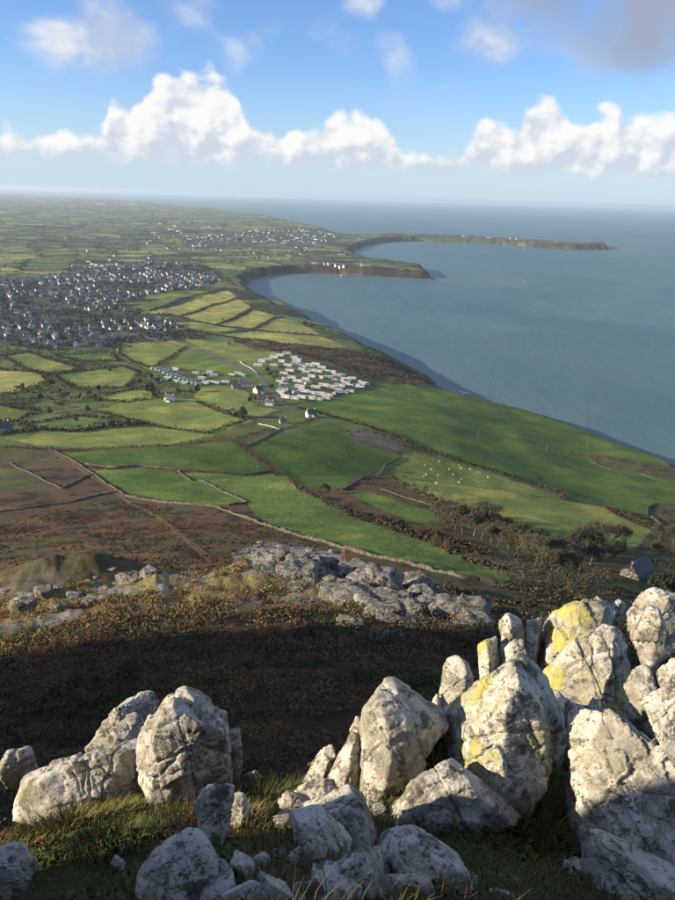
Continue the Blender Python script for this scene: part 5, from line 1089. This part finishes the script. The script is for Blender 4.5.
# ------------------------------------------------------------------ sheep, poles, pillar, boats
def skin_mesh(name, pts, edges, rad, sub=2):
    me = bpy.data.meshes.new(name); me.from_pydata(pts, edges, []); o = bpy.data.objects.new(name, me); COL.objects.link(o)
    md = o.modifiers.new('skin', 'SKIN'); md.use_smooth_shade = True; o.modifiers.new('sub', 'SUBSURF').levels = sub
    for i, r in enumerate(rad): me.skin_vertices[0].data[i].radius = (r, r)
    me.skin_vertices[0].data[0].use_root = True
    dg = bpy.context.evaluated_depsgraph_get(); out = bpy.data.meshes.new_from_object(o.evaluated_get(dg)); bpy.data.objects.remove(o); out.name = name; out.materials.clear(); return out
def sheep_mesh(graze):
    hd = (.78, 0, .25) if graze else (.80, 0, .95)
    pts = [(0, 0, .68), (-.45, 0, .68), (.40, 0, .70), (.62, 0, .62 if graze else .84), hd, (hd[0]+.14, 0, hd[2]-.08)]
    ed = [(0, 1), (0, 2), (2, 3), (3, 4), (4, 5)]; rad = [.34, .28, .28, .15, .10, .06]
    for bx, by in ((.34, .14), (.34, -.14), (-.40, .15), (-.40, -.15)):
        k = len(pts); pts += [(bx, by, .42), (bx+(.03 if bx > 0 else -.04), by, .22), (bx, by, -.02)]; ed += [(2 if bx > 0 else 1, k), (k, k+1), (k+1, k+2)]; rad += [.10, .05, .045]
    return skin_mesh('sheep', pts, ed, rad, 1)
SH = [sheep_mesh(True), sheep_mesh(False)]
for m_ in SH: m_.materials.append(M['wool'])
shp = [(425, 466), (439, 462), (459, 466), (461, 469), (470, 470), (426, 475), (424, 477), (438, 476), (453, 475), (459, 483), (461, 480), (436, 484), (478, 473), (449, 470), (488, 478), (431, 470)]
gg = np.random.default_rng(95)
for i, (x, y) in enumerate(shp):
    o = bpy.data.objects.new('sheep', SH[i % 2]); COL.objects.link(o); p = at(x, y, 60.); o.location = p; o.rotation_euler[2] = gg.uniform(0, 6.28); o.scale = (1.15,)*3
    tag(o, 'cream sheep grazing with its head down in the olive pasture' if i % 2 == 0 else 'cream sheep standing with raised head in the olive pasture', 'sheep', 'grazing sheep' if i % 2 == 0 else 'standing sheep')
for i, (x, y) in enumerate([(324, 356), (318, 347), (300, 343), (287, 337), (262, 340)]):
    pass
for (x, y, lb) in [(478, 438, 'wooden pole alone on the smooth green slope'), (546, 452, 'wooden pole uphill of the seaward pit'), (587, 448, 'wooden pole beside the rusty shrubs of the seaward pit')]:
    e = empty('telegraph_pole', at(x, y, 60.)); V_, F_ = [], []; tube(V_, F_, (0, 0, -.8), (0, 0, 7.8), .16, .11, 8); link('pole', mesh_np('pole', V_, F_), M['wood'], e)
    MB().box(-.8, .8, .13, .25, 7.1, 7.25).build('crossarm', M['wood'], e)
    for t in (-.6, .6): MB().box(t-.07, t+.07, .14, .24, 7.252, 7.45).build('insulator', M['render'], e)
    tag(e, lb, 'pole')
pp = at(343, 560, 60.); e = empty('stone_pillar', pp); hgt_t = 3.3; zz = -.5; gq = np.random.default_rng(3)
for k in range(9):
    hk = .42*gq.uniform(.85, 1.15); wk = .62*(1-.02*k)*gq.uniform(.93, 1.07); MB().box(-wk, wk, -wk*.9, wk*.9, zz, zz+hk-.03).build('stone', M['redstone'], e); zz += hk
tag(e, 'reddish stone gate pillar by the wall below the outcrop', 'pillar')
def boat(x, y, L, label, group=None, sail=False):
    w_ = on_plane(np.array([float(x)]), np.array([float(y)]), 0.)[0]; e = empty('boat', (w_[0], w_[1], 0.0), .4); b = MB()
    xs = [-.5, -.3, .1, .38, .5]; ws = [.15, .17, .18, .10, .005]; top_ = []; bot = []
    for a, c in zip(xs, ws): top_.append((a*L, c*L)); bot.append((a*L*.92, c*L*.6))
    V_ = []; F_ = []
    for (tx, tw_), (bx, bw) in zip(top_, bot): V_ += [(tx, -tw_, L*.13), (tx, tw_, L*.13), (bx, bw, -.25), (bx, -bw, -.25)]
    for i in range(4):
        s = i*4; F_ += [(s+0, s+4, s+7, s+3), (s+1, s+2, s+6, s+5), (s+0, s+1, s+5, s+4), (s+3, s+7, s+6, s+2)]
    F_.append((0, 3, 2, 1)); b.poly(V_, F_); b.build('hull', M['hull'], e); MB().box(-L*.12, L*.15, -L*.1, L*.1, L*.13, L*.27, taper=.2).build('cabin', M['render'], e)
    V2, F2 = [], []; tube(V2, F2, (L*.02, 0, L*.1), (L*.02, 0, L*.75), .08, .05, 5); link('mast', mesh_np('mast', V2, F2), M['wood'], e); tag(e, label, 'boat', group)
boat(525, 282, 11, 'small white boat alone out in the open bay'); 
for x, y in [(514, 248), (524, 249), (533, 248.5)]: boat(x, y, 13, 'white boat moored off the far headland beach', 'boats moored off the headland')
# breaking water off the headland tip and along the near cliff foot
def foam(pts, w_, label, seed):
    q = np.array([on_plane(np.array([float(x)]), np.array([float(y)]), 0.)[0] for x, y in pts]); q = resample(q, 6.); gq = np.random.default_rng(seed); cs = np.column_stack([q+gq.normal(0, w_*.3, q.shape), np.full(len(q), .12)])
    V_, F_, C_ = leaves(cs, [[w_, w_, .1]]*len(cs), 7, 1.6, (.75, .78, .78), seed, .1, up=0); V_[:, 2] = .05+np.abs(V_[:, 2]-.1)*.15
    tag(leaf_obj('surf', [(V_, F_, C_)]), label, kind='stuff')
foam([(622, 250), (630, 250.5), (636, 250.3)], 12, 'white water breaking on the reef off the far headland', 1)
foam([(432, 279.2), (438, 279.5), (443, 279.3)], 8, 'white water at the tip of the first headland', 2)
foam([(444, 390), (448, 391.5), (456, 391), (470, 393)], 4, 'surf at the foot of the brown cliff', 3)
foam([(262, 302.5), (252, 295), (247, 288), (248, 283), (256, 279)], 5, 'thin surf line round the beach', 4)

# ------------------------------------------------------------------ haze
hz = bpy.data.materials.new('haze'); hz.use_nodes = True; h = NT(hz.node_tree)
pv = h.add('ShaderNodeVolumePrincipled'); pv.inputs['Color'].default_value = (.70, .83, .97, 1); pv.inputs['Density'].default_value = 4.2e-5; pv.inputs['Anisotropy'].default_value = 0.2
ho = h.add('ShaderNodeOutputMaterial'); h.l.new(pv.outputs[0], ho.inputs['Volume'])
hb_ = MB().box(-64000, 64000, -64000, 64000, -9.5, 292).build('haze', hz); tag(hb_, kind='stuff')
